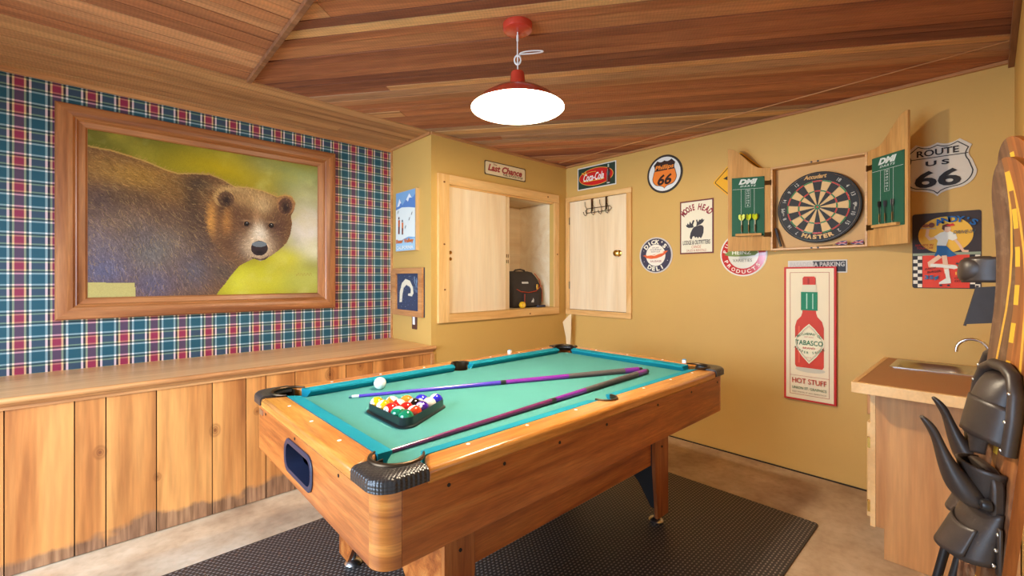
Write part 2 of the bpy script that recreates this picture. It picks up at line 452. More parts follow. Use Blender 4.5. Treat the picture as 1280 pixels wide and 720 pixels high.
VX, VY, VZ = Vector((1, 0, 0)), Vector((0, 1, 0)), Vector((0, 0, 1))
WB, WF, WP, WN = 3.39, 2.87, 3.495, 1.82     # back wall X, closet wall Y, plaid wall Y, closet side X
ZC = 2.40
YR = -0.086
def fr_back(y, z, x=WB): return (Vector((x, y, z)), -VY, VZ, -VX)
def fr_face(x, z, y=WF): return (Vector((x, y, z)), VX, VZ, -VY)
def fr_side(y, z, x=WN): return (Vector((x, y, z)), -VY, VZ, -VX)
def rrect(w, h, r, n=5, cx=0, cy=0):
    pts = []
    for (sx, sy, a) in ((1, 1, 0), (-1, 1, 90), (-1, -1, 180), (1, -1, 270)):
        for k in range(n + 1):
            t = math.radians(a + 90 * k / n)
            pts.append((cx + sx * (w / 2 - r) + r * math.cos(t), cy + sy * (h / 2 - r) + r * math.sin(t)))
    return pts
def circ(r, n=48, cx=0, cy=0, ry=None):
    return [(cx + r * math.cos(2 * PI * k / n), cy + (ry or r) * math.sin(2 * PI * k / n)) for k in range(n)]
# ================================================================ SETTING
random.seed(4)
def plaid():
    m, N, L, P = newmat('tartan_wallpaper')
    tc = N.new('ShaderNodeTexCoord'); sep = N.new('ShaderNodeSeparateXYZ'); L.new(tc.outputs['Object'], sep.inputs[0])
    per = 0.1395
    def sett(coord, centre, horiz=False):
        f = math_node(N, L, 'FRACT', math_node(N, L, 'DIVIDE', math_node(N, L, 'ADD', coord, -(centre - 0.318 * per) + per * 40), per))
        raw = lambda r, g, b, a=1.0: (r / 255, g / 255, b / 255, a)
        lt, dk, cr, rd, tl = raw(228, 222, 214), raw(22, 40, 42), raw(222, 192, 132), raw(140, 38, 66), raw(18, 78, 92)
        at_ = [0, 0.065, 0.135, 0.195, 0.44, 0.50, 0.57, 0.635]
        cols = ramp(N, L, f, list(zip(at_, (lt, dk, cr, rd, cr, dk, lt, tl))), 'CONSTANT')
        g = lambda x: (x, x, x, 1)
        wt = ramp(N, L, f, list(zip(at_, (g(.5), g(.5), g(.42), g(.24), g(.42), g(.5), g(.5), g(.5)))), 'CONSTANT')
        return cols, wt
    v, _w = sett(sep.outputs[0], -0.329); h, wt = sett(sep.outputs[2], 2.33)
    gm = N.new('ShaderNodeGamma'); gm.inputs[1].default_value = 2.2
    L.new(mixc(N, L, wt, v, h), gm.inputs[0]); col = gm.outputs[0]
    L.new(col, P.inputs['Base Color']); P.inputs['Roughness'].default_value = 0.45
    n = N.new('ShaderNodeTexNoise'); n.inputs['Scale'].default_value = 400
    L.new(tc.outputs['Object'], n.inputs[0]); b = N.new('ShaderNodeBump'); b.inputs['Strength'].default_value = 0.1; b.inputs['Distance'].default_value = 0.001
    L.new(n.outputs['Fac'], b.inputs['Height']); L.new(b.outputs[0], P.inputs['Normal'])
    return m
M['plaid'] = plaid()

def concrete():
    m, N, L, P = newmat('stained_concrete')
    tc = N.new('ShaderNodeTexCoord')
    n = N.new('ShaderNodeTexNoise'); n.inputs['Scale'].default_value = 2.3; n.inputs['Detail'].default_value = 9; n.inputs['Roughness'].default_value = 0.62
    L.new(tc.outputs['Object'], n.inputs[0])
    col = ramp(N, L, n.outputs['Fac'], [(0.3, C(150, 122, 94)), (0.5, C(188, 162, 130)), (0.62, C(204, 182, 152)), (0.75, C(226, 210, 188))])
    n2 = N.new('ShaderNodeTexNoise'); n2.inputs['Scale'].default_value = 26; n2.inputs['Detail'].default_value = 6
    L.new(tc.outputs['Object'], n2.inputs[0])
    g = ramp(N, L, n2.outputs['Fac'], [(0.3, (0.8, 0.78, 0.75, 1)), (0.55, (1, 1, 1, 1))])
    col = mixc(N, L, 0.7, col, g, 'MULTIPLY')
    L.new(col, P.inputs['Base Color']); P.inputs['Roughness'].default_value = 0.55
    b = N.new('ShaderNodeBump'); b.inputs['Strength'].default_value = 0.25; b.inputs['Distance'].default_value = 0.004
    L.new(n2.outputs['Fac'], b.inputs['Height']); L.new(b.outputs[0], P.inputs['Normal'])
    return m
M['concrete'] = concrete()
X0 = -1.6
b = B().box(X0, WB + 0.1, YR - 0.1, WP + 0.1, -0.1, 0.0); struct(obj('floor', b, 'concrete', smooth=0))
b = B().box(WB, WB + 0.12, YR - 0.12, WP, 0.008, ZC + 0.05); struct(obj('wall_back', b, 'wall', smooth=0))
b = B().box(X0, WN, WP, WP + 0.1, 0.0, ZC + 0.05); struct(obj('wall_plaid', b, 'plaid', smooth=0))
b = B().box(0.95, WB, YR - 0.1, YR, 0.0, ZC + 0.05); struct(obj('wall_right', b, 'wall', smooth=0))
b = B().box(X0 - 0.1, X0, 2.5, WP + 0.1, 0, ZC + 0.05).box(X0 - 0.1, X0, YR - 0.6, -0.5, 0, ZC + 0.05).box(X0 - 0.1, X0, -0.5, 2.5, 2.2, ZC + 0.05)
struct(obj('wall_rear', b, 'wall', smooth=0))
b = B().box(WN, WN + 0.05, WF, WP + 0.1, 0, ZC + 0.05); struct(obj('wall_closet_side', b, 'wall', smooth=0))
# closet front wall with the cabinet opening
OX0, OX1, OZ0, OZ1 = 1.97, 3.20, 1.01, 2.02
b = B().box(WN + 0.0505, OX0, WF, WF + 0.05, 0.0, ZC + 0.05).box(OX1, WB, WF, WF + 0.05, 0.0, ZC + 0.05).box(OX0, OX1, WF, WF + 0.05, 0.0, OZ0).box(OX0, OX1, WF, WF + 0.05, OZ1, ZC + 0.05)
struct(obj('wall_closet', b, 'wall', smooth=0))
# niche behind the sliding panels
b = B()
b.box(OX0 - 0.02, OX1 + 0.02, 3.34, 3.36, OZ0 - 0.03, OZ1 + 0.03)
b.box(OX0 - 0.02, OX0, WF + 0.05, 3.34, OZ0, OZ1).box(OX1, OX1 + 0.02, WF + 0.05, 3.34, OZ0, OZ1)
b.box(OX0 - 0.02, OX1 + 0.02, WF + 0.05, 3.34, OZ1, OZ1 + 0.03).box(OX0 - 0.02, OX1 + 0.02, WF + 0.05, 3.34, OZ0 - 0.03, OZ0)
o = obj('wall_niche', b, 'plyX', smooth=0); struct(o)

# ---- ceiling boards
def clip(poly, nx, ny, d):      # keep n.p <= d
    out = []
    for i in range(len(poly)):
        a, c = poly[i], poly[(i + 1) % len(poly)]
        da, dc = nx * a[0] + ny * a[1] - d, nx * c[0] + ny * c[1] - d
        if da <= 0: out.append(a)
        if (da <= 0) != (dc <= 0):
            t = da / (da - dc); out.append((a[0] + (c[0] - a[0]) * t, a[1] + (c[1] - a[1]) * t))
    return out
def boards(name, region, ang, wr, mat, z=ZC, seed=1, jig=0.004):
    rnd = random.Random(seed); b = B()
    dx, dy = math.cos(ang), math.sin(ang); nx, ny = -dy, dx
    ds = [nx * p[0] + ny * p[1] for p in region]; es = [dx * p[0] + dy * p[1] for p in region]
    d = min(ds) - 0.02
    while d < max(ds):
        w = rnd.uniform(*wr)
        pl = clip(clip(region, nx, ny, d + w - 0.0032), -nx, -ny, -(d + 0.0032))
        if len(pl) > 2:
            # butt joints along the board
            e = min(es) - 0.1
            while e < max(es):
                ln = 12.0 if rnd.random() < 0.75 else rnd.uniform(2.6, 3.6)
                p2 = clip(clip(pl, dx, dy, e + ln - 0.001), -dx, -dy, -(e + 0.001))
                if len(p2) > 2:
                    b.tone = rnd.uniform(0.02, 1)
                    zz = z - rnd.uniform(0, jig)
                    b.prism(p2, zz, z + 0.03)
                e += ln
        d += w
    return struct(obj(name, b, mat, smooth=0))
boards('ceiling', [(0.60, YR), (WB, YR), (WB, WF + 0.03), (0.60, 2.84)], math.atan2(0.8, -0.6), (0.055, 0.105), 'ceil', seed=7)
boards('ceiling', [(X0, YR - 0.5), (0.60, YR - 0.5), (0.60, 2.82), (X0, 2.80)], 0.0, (0.07, 0.10), 'ceil2', seed=3)
boards('ceiling', [(X0, 2.80), (0.60, 2.82), (WN + 0.02, 2.88), (WN + 0.02, WP + 0.02), (X0, WP + 0.02)], 0.0, (0.085, 0.095), 'band', z=ZC - 0.006, seed=9, jig=0.002)
struct(obj('ceiling_deck', B().box(X0, WB + 0.1, YR - 0.6, WP + 0.1, ZC + 0.031, ZC + 0.08), 'darkgap', smooth=0))
M['hip'] = wood('brown_trim', [C(120, 72, 42), C(150, 96, 58), C(172, 114, 72)], 'X', 12, 0.6)
# trims: hip board, wall cornice strips, seam strip, corner bead
def trim(name, b, mat): return struct(obj(name, b, mat, bevel=0.002))
trim('trim_1', B().box(0.583, 0.606, YR - 0.4, 2.80, ZC - 0.028, ZC - 0.005), 'hip')
trim('trim_2', B().box(X0, WN, WP - 0.018, WP, ZC - 0.034, ZC - 0.004), 'trim')
trim('trim_3', B().box(WN - 0.016, WN, WF, WP, ZC - 0.024, ZC - 0.002), 'trimY')
trim('trim_4', B().box(WN - 0.005, WB, WF - 0.016, WF, ZC - 0.024, ZC - 0.002), 'trim')
trim('trim_5', B().box(WB - 0.02, WB, YR, WF, ZC - 0.02, ZC - 0.002), 'trimY')
trim('trim_6', B().box(0.95, WB, YR, YR + 0.022, ZC - 0.04, ZC - 0.005), 'hip')
sb = B(); sb.tube([(3.10, YR + 0.02, ZC - 0.004), (3.22, WF - 0.06, ZC - 0.004)], 0.0045, 6); trim('trim_7', sb, 'trimY')
trim('trim_8', B().box(WN - 0.012, WN, WP - 0.022, WP, 0.78, ZC - 0.03), 'trim')
struct(obj('gap_shade_strip', B().box(WB - 0.006, WB, 0.34, WF, 0.0, 0.007), 'darkgap', smooth=0))  # no skirting: dark strip colours in the shaded gap under the wall
# ---- built-in bench (boxes in the foot of the plaid wall)
bench = thing('storage_bench', (0.1, 3.15, 0), 'long built-in wooden bench box with knotty board front below the plaid wallpaper', 'bench')
xs = [X0 + 0.002, -1.05, -0.82, -0.55, -0.314, -0.099, 0.008, 0.197, 0.434, 0.594, 0.696, 0.856, 1.065, 1.169, 1.354, 1.59, 1.744, 1.815]
b = B()
for i, (a, c) in enumerate(zip(xs[:-1], xs[1:])):
    b.tone = random.uniform(0.05, 1)
    b.box(a + 0.0022, c - 0.0022, WF, WF + 0.018, 0.004, 0.745)
obj('front_panel', b, 'bench', bench, smooth=0)
obj('carcass', B().box(X0 + 0.002, WN - 0.001, WF + 0.019, WP - 0.001, 0.0, 0.745), 'darkgap', bench, smooth=0)
obj('bench_top', B().box(X0 + 0.002, WN - 0.001, WF - 0.012, WP - 0.001, 0.752, 0.777), 'benchtop', bench, smooth=0)
nb = B()
prof = [(0.0, 0.752), (-0.012, 0.750), (-0.022, 0.756), (-0.026, 0.766), (-0.022, 0.776), (-0.010, 0.779), (0.0, 0.778)]
nb.prism([(p[0], p[1]) for p in prof], X0 + 0.002, 1.845, (Vector((0, WF - 0.012, 0)), VY, VZ, VX))
nb.prism([(-0.012, 0.752), (-0.004, 0.738), (0.003, 0.735), (0.003, 0.722), (0.012, 0.720), (0.012, 0.752)], X0 + 0.002, 1.83, (Vector((0, WF - 0.012, 0)), VY, VZ, VX))
obj('nosing', nb, 'trim', bench, smooth=60)
obj('corner_strip', B().box(1.815, 1.838, WF - 0.016, WF - 0.0005, 0.004, 0.72), 'trim', bench)

# ================================================================ POOL TABLE
TX0, TX1, TY0, TY1, ZR, ZB = 0.470, 2.500, 0.975, 2.155, 0.80, 0.763
IX0, IX1, IY0, IY1 = 0.565, 2.425, 1.07, 2.075    # inner wood edges
NX0, NX1, NY0, NY1 = 0.612, 2.385, 1.112, 2.032   # cushion noses
CX = 1.51
tab = thing('pool_table', ((TX0 + TX1) / 2, (TY0 + TY1) / 2, 0.0), 'pool table with honey wood sides and green cloth bed on a rubber mat', 'pool table')
# body panels
BX0, BX1, BY0, BY1, ZL = 0.482, 2.490, 0.985, 2.145, 0.575
RC = 0.058
for (y0, y1) in ((BY0, BY0 + 0.02), (BY1 - 0.02, BY1)):
    obj('side_panel', B().box(BX0 + RC + 0.001, BX1 - RC - 0.001, y0, y1, ZL, 0.765), 'tabX', tab, bevel=0.0015)
obj('end_panel', B().box(BX1 - 0.02, BX1, BY0 + RC, BY1 - RC, ZL, 0.765), 'tabY', tab, bevel=0.0015)
SY0, SY1, SZ0, SZ1 = 1.452, 1.711, 0.614, 0.714
eb = B().box(BX0, BX0 + 0.02, BY0 + RC, SY0, ZL, 0.765).box(BX0, BX0 + 0.02, SY1, BY1 - RC, ZL, 0.765).box(BX0, BX0 + 0.02, SY0, SY1, ZL, SZ0).box(BX0, BX0 + 0.02, SY0, SY1, SZ1, 0.765)
obj('end_panel', eb, 'tabY', tab, smooth=0)
for (cx, cy, a0) in ((BX0 + RC, BY0 + RC, 180), (BX1 - RC, BY0 + RC, 270), (BX1 - RC, BY1 - RC, 0), (BX0 + RC, BY1 - RC, 90)):
    pts = [(cx + RC * math.cos(math.radians(a0 + 90 * k / 8)), cy + RC * math.sin(math.radians(a0 + 90 * k / 8))) for k in range(9)] + \
          [(cx + (RC - 0.02) * math.cos(math.radians(a0 + 90 - 90 * k / 8)), cy + (RC - 0.02) * math.sin(math.radians(a0 + 90 - 90 * k / 8))) for k in range(9)]
    obj('corner_post', B().prism(pts, ZL, 0.765), 'postwood', tab, smooth=30)
obj('underside', B().box(BX0 + 0.02, BX1 - 0.02, BY0 + 0.02, BY1 - 0.02, ZL + 0.01, ZL + 0.02), 'black', tab, smooth=0)
# bed with pocket bites
PR = 0.060
def arcpts(cx, cy, r, a0, a1, n=14): return [(cx + r * math.cos(math.radians(a0 + (a1 - a0) * k / n)), cy + r * math.sin(math.radians(a0 + (a1 - a0) * k / n))) for k in range(n + 1)]
PC = [(NX0 - 0.050, NY0 - 0.050), (NX1 + 0.050, NY0 - 0.050), (NX1 + 0.050, NY1 + 0.050), (NX0 - 0.050, NY1 + 0.050)]
ex = 0.03
def bedpoly():
    X_0, X_1, Y_0, Y_1 = NX0 - ex, NX1 + ex, NY0 - ex, NY1 + ex
    def bite(cx, cy, r, a0, a1): return arcpts(cx, cy, r, a0, a1)
    pts = []
    r = 0.055
    def isx(c, yy):  # angle helper
        return math.sqrt(max(0, r * r - (yy - c) ** 2))
    # bottom-left corner: from left edge to bottom edge
    c = PC[0]; pts += bite(c[0], c[1], r, 66, 24)
    pts += bite(CX, NY0 - 0.045, 0.046, 160, 20)
    c = PC[1]; pts += bite(c[0], c[1], r, 156, 114)
    c = PC[2]; pts += bite(c[0], c[1], r, 246, 204)
    pts += bite(CX, NY1 + 0.045, 0.046, -20, -160)
    c = PC[3]; pts += bite(c[0], c[1], r, -24, -66)
    return pts
obj('bed', B().prism(bedpoly(), ZB - 0.02, ZB), 'felt', tab, smooth=0)
# wooden rails with pocket cut-outs
def rail(poly, mat): obj('rail', B().prism(poly, 0.757, ZR), mat, tab, smooth=40, bevel=0.012)
ca = 0.073
def long_rail(yo, yi, sgn):
    xa, xb = IX0 + 0.092, IX1 - 0.092
    pts = [(TX0 + 0.135, yo), (TX1 - 0.135, yo), (xb, yi)]
    pts += arcpts(CX, yi + sgn * 0.004, 0.048, 0, -180 * sgn, 12) if sgn > 0 else arcpts(CX, yi - 0.004, 0.048, 0, 180, 12)
    pts += [(xa, yi)]
    return pts
rail(long_rail(TY0, IY0, 1), 'railX')
rail(long_rail(TY1, IY1, -1), 'railX')
rail([(TX0, TY0 + 0.135), (IX0, IY0 + 0.098), (IX0, IY1 - 0.098), (TX0, TY1 - 0.135)], 'railY')
rail([(TX1, TY0 + 0.135), (IX1, IY0 + 0.098), (IX1, IY1 - 0.098), (TX1, TY1 - 0.135)], 'railY')
# cushions
def cushion(p0, p1, q0, q1):
    """p = ends at the wood edge, q = ends at the nose"""
    vs = [(*p0, ZR - 0.001), (*p1, ZR - 0.001), (*q1, ZR - 0.007), (*q0, ZR - 0.007)]
    m0 = (p0[0] * 0.45 + q0[0] * 0.55, p0[1] * 0.45 + q0[1] * 0.55); m1 = (p1[0] * 0.45 + q1[0] * 0.55, p1[1] * 0.45 + q1[1] * 0.55)
    vs += [(*m0, ZB - 0.001), (*m1, ZB - 0.001), (*p0, ZB - 0.001), (*p1, ZB - 0.001), (*q0, ZR - 0.013), (*q1, ZR - 0.013)]
    fs = [(0, 1, 2, 3), (3, 2, 9, 8), (8, 9, 5, 4), (4, 5, 7, 6), (6, 7, 1, 0), (0, 3, 8, 4, 6), (1, 7, 5, 9, 2)]
    b = B(); b.add(vs, fs)
    o = obj('cushion', b, 'felt2', tab, smooth=0)
    bm = bmesh.new(); bm.from_mesh(o.data); bmesh.ops.recalc_face_normals(bm, faces=bm.faces); bm.to_mesh(o.data); bm.free()
g, gs = 0.058, 0.052
for (yi, yn) in ((IY0 - 0.004, NY0), (IY1 + 0.004, NY1)):
    cushion((IX0 + 0.082, yi), (CX - gs, yi), (NX0 + g, yn), (CX - gs - 0.012, yn))
    cushion((CX + gs, yi), (IX1 - 0.082, yi), (CX + gs + 0.012, yn), (NX1 - g, yn))
for (xi, xn) in ((IX0 - 0.004, NX0), (IX1 + 0.004, NX1)):
    cushion((xi, IY0 + 0.088), (xi, IY1 - 0.088), (xn, NY0 + g), (xn, NY1 - g))
# corner castings, textured black
def casting_mat():
    m, N, L, P = newmat('embossed_black_casting')
    tc = N.new('ShaderNodeTexCoord'); v = N.new('ShaderNodeTexVoronoi'); v.inputs['Scale'].default_value = 105; v.inputs['Randomness'].default_value = 0.0
    mp = N.new('ShaderNodeMapping'); mp.inputs['Rotation'].default_value = (0, 0, 0.785)
    L.new(tc.outputs['Object'], mp.inputs[0]); L.new(mp.outputs[0], v.inputs['Vector'])
    b = N.new('ShaderNodeBump'); b.inputs['Strength'].default_value = 0.9; b.inputs['Distance'].default_value = 0.003; b.invert = True
    L.new(v.outputs['Distance'], b.inputs['Height']); L.new(b.outputs[0], P.inputs['Normal'])
    P.inputs['Base Color'].default_value = C(52, 46, 42); P.inputs['Roughness'].default_value = 0.3
    return m
M['casting'] = casting_mat()
for (sx, sy) in ((1, 1), (-1, 1), (-1, -1), (1, -1)):
    X = TX0 - 0.004 if sx > 0 else TX1 + 0.004; Y = TY0 - 0.004 if sy > 0 else TY1 + 0.004
    def T(p): return (X + sx * p[0], Y + sy * p[1])
    R_, A_ = 0.062, 0.146
    mc, mr = (0.122, 0.127), 0.068
    outer = [(0, A_ - 0.084 * k / 4) for k in range(4)] + [(R_ - R_ * math.cos(t * PI / 32), R_ - R_ * math.sin(t * PI / 32)) for t in range(17)] + [(R_ + 0.084 * (k + 1) / 4, 0) for k in range(4)]
    m_ = len(outer) - 2
    inner = [(0.062, A_)] + [(mc[0] + mr * math.cos(math.radians(168 + 114 * k / (m_ - 1))), mc[1] + mr * math.sin(math.radians(168 + 114 * k / (m_ - 1)))) for k in range(m_)] + [(A_, 0.062)]
    rs = []
    for po, pi in zip(outer, inner):
        L_ = lambda f: (po[0] + (pi[0] - po[0]) * f, po[1] + (pi[1] - po[1]) * f)
        dd = math.hypot(pi[0] - po[0], pi[1] - po[1])
        rs.append([Vector((*T(L_(f / dd)), z)) for f, z in ((0, 0.771), (0, 0.792), (0.003, 0.800), (0.011, 0.8060), (dd * 0.5, 0.8068), (dd - 0.0005, 0.8065), (dd, 0.786), (dd * 0.5, 0.786), (0.004, 0.771))])
    cb_ = B().rings(rs)
    cast = obj('corner_casting', cb_, 'casting', tab, smooth=50, label='black embossed corner cap')
    bm = bmesh.new(); bm.from_mesh(cast.data); bmesh.ops.recalc_face_normals(bm, faces=bm.faces); bm.to_mesh(cast.data); bm.free()
    # raised smooth lip round the mouth
    lip = [Vector((*T((mc[0] + (mr + 0.004) * math.cos(math.radians(a)), mc[1] + (mr + 0.004) * math.sin(math.radians(a)))), 0.8065)) for a in range(-25, -246, -8)]
    n_ = len(lip)
    obj('pocket_lip', B().tube(lip, [0.0035 + 0.0045 * math.sin(PI * i / (n_ - 1)) for i in range(n_)], 8), 'bronze', cast, smooth=60)
def cup(cx, cy, r, a0, a1, z0=0.70, z1=0.798):
    o_ = arcpts(cx, cy, r, a0, a1, 16); i_ = arcpts(cx, cy, r - 0.004, a1, a0, 16)
    obj('pocket_cup', B().prism(o_ + i_, z0, z1).prism(circ(r * 0.95, 24, cx, cy), z0 - 0.004, z0), 'bronze', tab, smooth=40)
cup(PC[0][0], PC[0][1], 0.060, 95, 355)
cup(PC[1][0], PC[1][1], 0.060, 185, 445)
cup(PC[2][0], PC[2][1], 0.060, -85, 175)
cup(PC[3][0], PC[3][1], 0.060, 5, 265)
cup(CX, NY0 - 0.040, 0.047, 180, 360)
cup(CX, NY1 + 0.040, 0.047, 0, 180)
for (y, s_) in ((IY0 + 0.004, 1), (IY1 - 0.004, -1)):
    a_, b_ = (180, 360) if s_ > 0 else (0, 180)
    o_ = arcpts(CX, y, 0.055, a_ - 8, b_ + 8, 16); i_ = arcpts(CX, y, 0.0455, b_ + 8, a_ - 8, 16)
    obj('side_pocket_iron', B().prism(o_ + i_, 0.785, 0.8045), 'bronze', tab, smooth=40, bevel=0.002)
# sights and screws
sg = []
for x in (0.79, 1.035, 1.29, 1.765, 2.01, 2.235): sg += [(x, 1.045), (x, 2.105)]
for y in (1.332, 1.575, 1.819): sg += [(0.522, y), (2.462, y)]
for (x, y) in sg:
    obj('rail_sight', B().prism(circ(0.0062, 14, x, y), ZR - 0.002, ZR + 0.0006), 'white', tab, smooth=0)
for x in (0.68, 0.88, 1.13, 1.40, 1.78, 2.10, 2.40):
    obj('screw', B().prism(circ(0.0055, 10, x, 0.735), 0, 0.0016, (Vector((0, BY0, 0)), VX, VZ, -VY)), 'black', tab, smooth=0)
for y in (1.235, 1.62, 1.99):
    obj('screw', B().prism(circ(0.005, 10, y, 0.738), 0, 0.0016, (Vector((BX0, 0, 0)), VY, VZ, -VX)), 'black', tab, smooth=0)
# ball-return slot
M['slotplastic'] = plain('dark_blue_plastic', C(36, 40, 60), 0.35)
fr = (Vector((BX0, (SY0 + SY1) / 2, (SZ0 + SZ1) / 2)), VY, VZ, -VX)
oo = rrect(0.285, 0.120, 0.045, 6); ii = rrect(0.250, 0.086, 0.034, 6)
rb = B(); n_ = len(oo)
O_, U_, V_, N_ = fr
rs = []
for (pts, h) in ((oo, -0.001), (oo, 0.004), (rrect(0.272, 0.107, 0.041, 6), 0.008), (ii, 0.005), (rrect(0.244, 0.080, 0.03, 6), -0.05)):
    rs.append([O_ + U_ * p[0] + V_ * p[1] + N_ * h for p in pts])
rb.rings(rs, caps=False)
slot = obj('ball_return', rb, 'slotplastic', tab, smooth=50, label='dark oval ball return opening')
tb = B()
tb.box(BX0 + 0.15, BX0 + 0.155, SY0 - 0.01, SY1 + 0.01, SZ0 - 0.01, SZ1 + 0.01)
tb.box(BX0 + 0.021, BX0 + 0.15, SY0 - 0.01, SY1 + 0.01, SZ0 - 0.012, SZ0 - 0.004).box(BX0 + 0.021, BX0 + 0.15, SY0 - 0.01, SY1 + 0.01, SZ1 + 0.012, SZ1 + 0.016)
tb.box(BX0 + 0.021, BX0 + 0.15, SY0 - 0.015, SY0 - 0.008, SZ0 - 0.01, SZ1 + 0.01).box(BX0 + 0.021, BX0 + 0.15, SY1 + 0.008, SY1 + 0.015, SZ0 - 0.01, SZ1 + 0.01)
obj('tray', tb, 'blackplastic', slot, smooth=0)
# maker badge
bd = obj('badge', B().prism(rrect(0.05, 0.022, 0.005), 0, 0.003, (Vector((BX0, 2.055, 0.733)), -VY, VZ, -VX)), 'steel', tab, smooth=40)
# legs, skirt
def leg(x0, x1, yf, s, e):
    """L-shaped leg: front board + end board tapering inwards (s=+1 near side, e=+1 at the left end)"""
    xe = x0 if e > 0 else x1
    def Y(v): return yf + s * v
    # front board tapers towards the foot
    xi0 = (x1 if e > 0 else x0); xb = xi0 - e * 0.030
    pts = [(xe, ZL + 0.01), (xi0, ZL + 0.01), (xi0, 0.33), (xb, 0.055), (xe, 0.055)]
    lg = obj('leg', B().prism(pts, 0, 0.018, (Vector((0, yf, 0)), VX, VZ, VY * s)), 'tabZ', tab, smooth=0)
    pe = [(0.0185, ZL + 0.01), (0.40, ZL + 0.01), (0.40, 0.36), (0.30, 0.30), (0.16, 0.16), (0.09, 0.055), (0.0185, 0.055)]
    eb_ = B().prism(pe, 0, 0.018, (Vector((xe, yf, 0)), VY * s, VZ, VX * e))
    obj('leg_end_board', eb_, ['tabX' if e > 0 else 'black'], lg, smooth=0)
    xf, yf_ = xe + e * 0.045, yf + s * 0.045
    f = B().lathe([(0.001, 0.001), (0.036, 0.002), (0.038, 0.008), (0.030, 0.018), (0.012, 0.024), (0.010, 0.056), (0.001, 0.056)], (xf, yf_, 0.008), 'Z', 24)
    obj('leveling_foot', f, 'steel', lg, smooth=50)
    obj('bolt', B().prism(circ(0.006, 10, (x0 + x1) / 2, 0.42), 0, 0.003, (Vector((0, yf, 0)), VX, VZ, -VY * s)), 'black', lg, smooth=0)
LY0, LY1 = 1.150, 1.985
leg(0.778, 0.898, LY0, 1, 1); leg(2.050, 2.185, LY0, 1, -1); leg(0.778, 0.898, LY1, -1, 1); leg(2.050, 2.185, LY1, -1, -1)
for (y0, y1) in ((LY0 + 0.020, LY0 + 0.036), (LY1 - 0.036, LY1 - 0.020)):
    obj('apron', B().box(0.90, 2.045, y0, y1, 0.335, ZL + 0.009), 'tabX', tab, bevel=0.0015)
# inner black ball box behind the apron
obj('ball_box', B().box(1.00, 2.02, LY0 + 0.04, LY1 - 0.04, 0.36, ZL + 0.009), 'black', tab, smooth=0)

# ---- mat under the table
def mat_mat():
    m, N, L, P = newmat('pebbled_rubber_mat')
    tc = N.new('ShaderNodeTexCoord'); mp = N.new('ShaderNodeMapping')
    mp.inputs['Scale'].default_value = (46, 62, 1); mp.inputs['Rotation'].default_value = (0, 0, 0.0)
    L.new(tc.outputs['Object'], mp.inputs[0])
    sep = N.new('ShaderNodeSeparateXYZ'); L.new(mp.outputs[0], sep.inputs[0])
    row = math_node(N, L, 'FLOOR', sep.outputs[1])
    off = math_node(N, L, 'MULTIPLY', math_node(N, L, 'MODULO', math_node(N, L, 'ABSOLUTE', row), 2), 0.5)
    fx = math_node(N, L, 'SUBTRACT', math_node(N, L, 'FRACT', math_node(N, L, 'ADD', sep.outputs[0], off)), 0.5)
    fy = math_node(N, L, 'SUBTRACT', math_node(N, L, 'FRACT', sep.outputs[1]), 0.5)
    d = math_node(N, L, 'SQRT', math_node(N, L, 'ADD', math_node(N, L, 'MULTIPLY', fx, fx), math_node(N, L, 'MULTIPLY', math_node(N, L, 'MULTIPLY', fy, fy), 1.8)))
    hgt = N.new('ShaderNodeMapRange'); hgt.inputs[1].default_value = 0.36; hgt.inputs[2].default_value = 0.2; L.new(d, hgt.inputs[0])
    col = mixc(N, L, hgt.outputs[0], C(46, 40, 38), C(136, 122, 112))
    L.new(col, P.inputs['Base Color']); P.inputs['Roughness'].default_value = 0.5
    b = N.new('ShaderNodeBump'); b.inputs['Strength'].default_value = 0.6; b.inputs['Distance'].default_value = 0.004
    L.new(hgt.outputs[0], b.inputs['Height']); L.new(b.outputs[0], P.inputs['Normal'])
    return m
M['mat'] = mat_mat()
mt = obj('rubber_mat', B().prism(rrect(2.74 - 0.12, 2.42 - 0.605, 0.02, 5, (2.74 + 0.12) / 2, (2.42 + 0.605) / 2), 0.0, 0.008), 'mat', None, smooth=0, origin=(1.43, 1.5125, 0))
tag(mt, 'dark pebbled rubber floor mat lying under the pool table', 'mat')
# ================================================================ THINGS ON THE TABLE
def ball_mat(name, col, stripe):
    m, N, L, P = newmat(name)
    tc = N.new('ShaderNodeTexCoord'); nz = N.new('ShaderNodeVectorMath'); nz.operation = 'NORMALIZE'
    L.new(tc.outputs['Object'], nz.inputs[0])
    sep = N.new('ShaderNodeSeparateXYZ'); L.new(nz.outputs[0], sep.inputs[0])
    wh = C(240, 232, 214)
    disc = math_node(N, L, 'GREATER_THAN', sep.outputs[0], 0.88)
    if stripe:
        band = math_node(N, L, 'LESS_THAN', math_node(N, L, 'ABSOLUTE', sep.outputs[2]), 0.56)
        c = mixc(N, L, band, wh, col)
    else: c = col
    c = mixc(N, L, disc, c, wh)
    L.new(c, P.inputs['Base Color']); P.inputs['Roughness'].default_value = 0.08
    P.inputs['Coat Weight'].default_value = 0.5
    return m
def ball(loc, label, group, mat, num=None, rot=(0, 0, 0)):
    R = 0.0286
    b = B().sphere((0, 0, 0), R, 32, 16)
    o = obj('billiard_ball', b, mat, None, world=False, smooth=80)
    o.location = loc; o.rotation_euler = rot
    tag(o, label, 'ball', group)
    if num:
        fr_ = (Vector((0, 0, 0)), VY, VZ, VX)
        a = Art(fr_); a.h = R + 0.0004
        a.text(num, 0, 0, 0.0075 if len(num) == 1 else 0.012, 0.011, (20, 18, 18), bold=0.02)
        vs = [Vector((math.sqrt(max(0, (R + 0.0003) ** 2 - v.y ** 2 - v.z ** 2)), v.y, v.z)) for v in a.l.v]
        a.l.v = vs
        obj('number', a.l, a.mats, o, world=False, smooth=0)
    return o
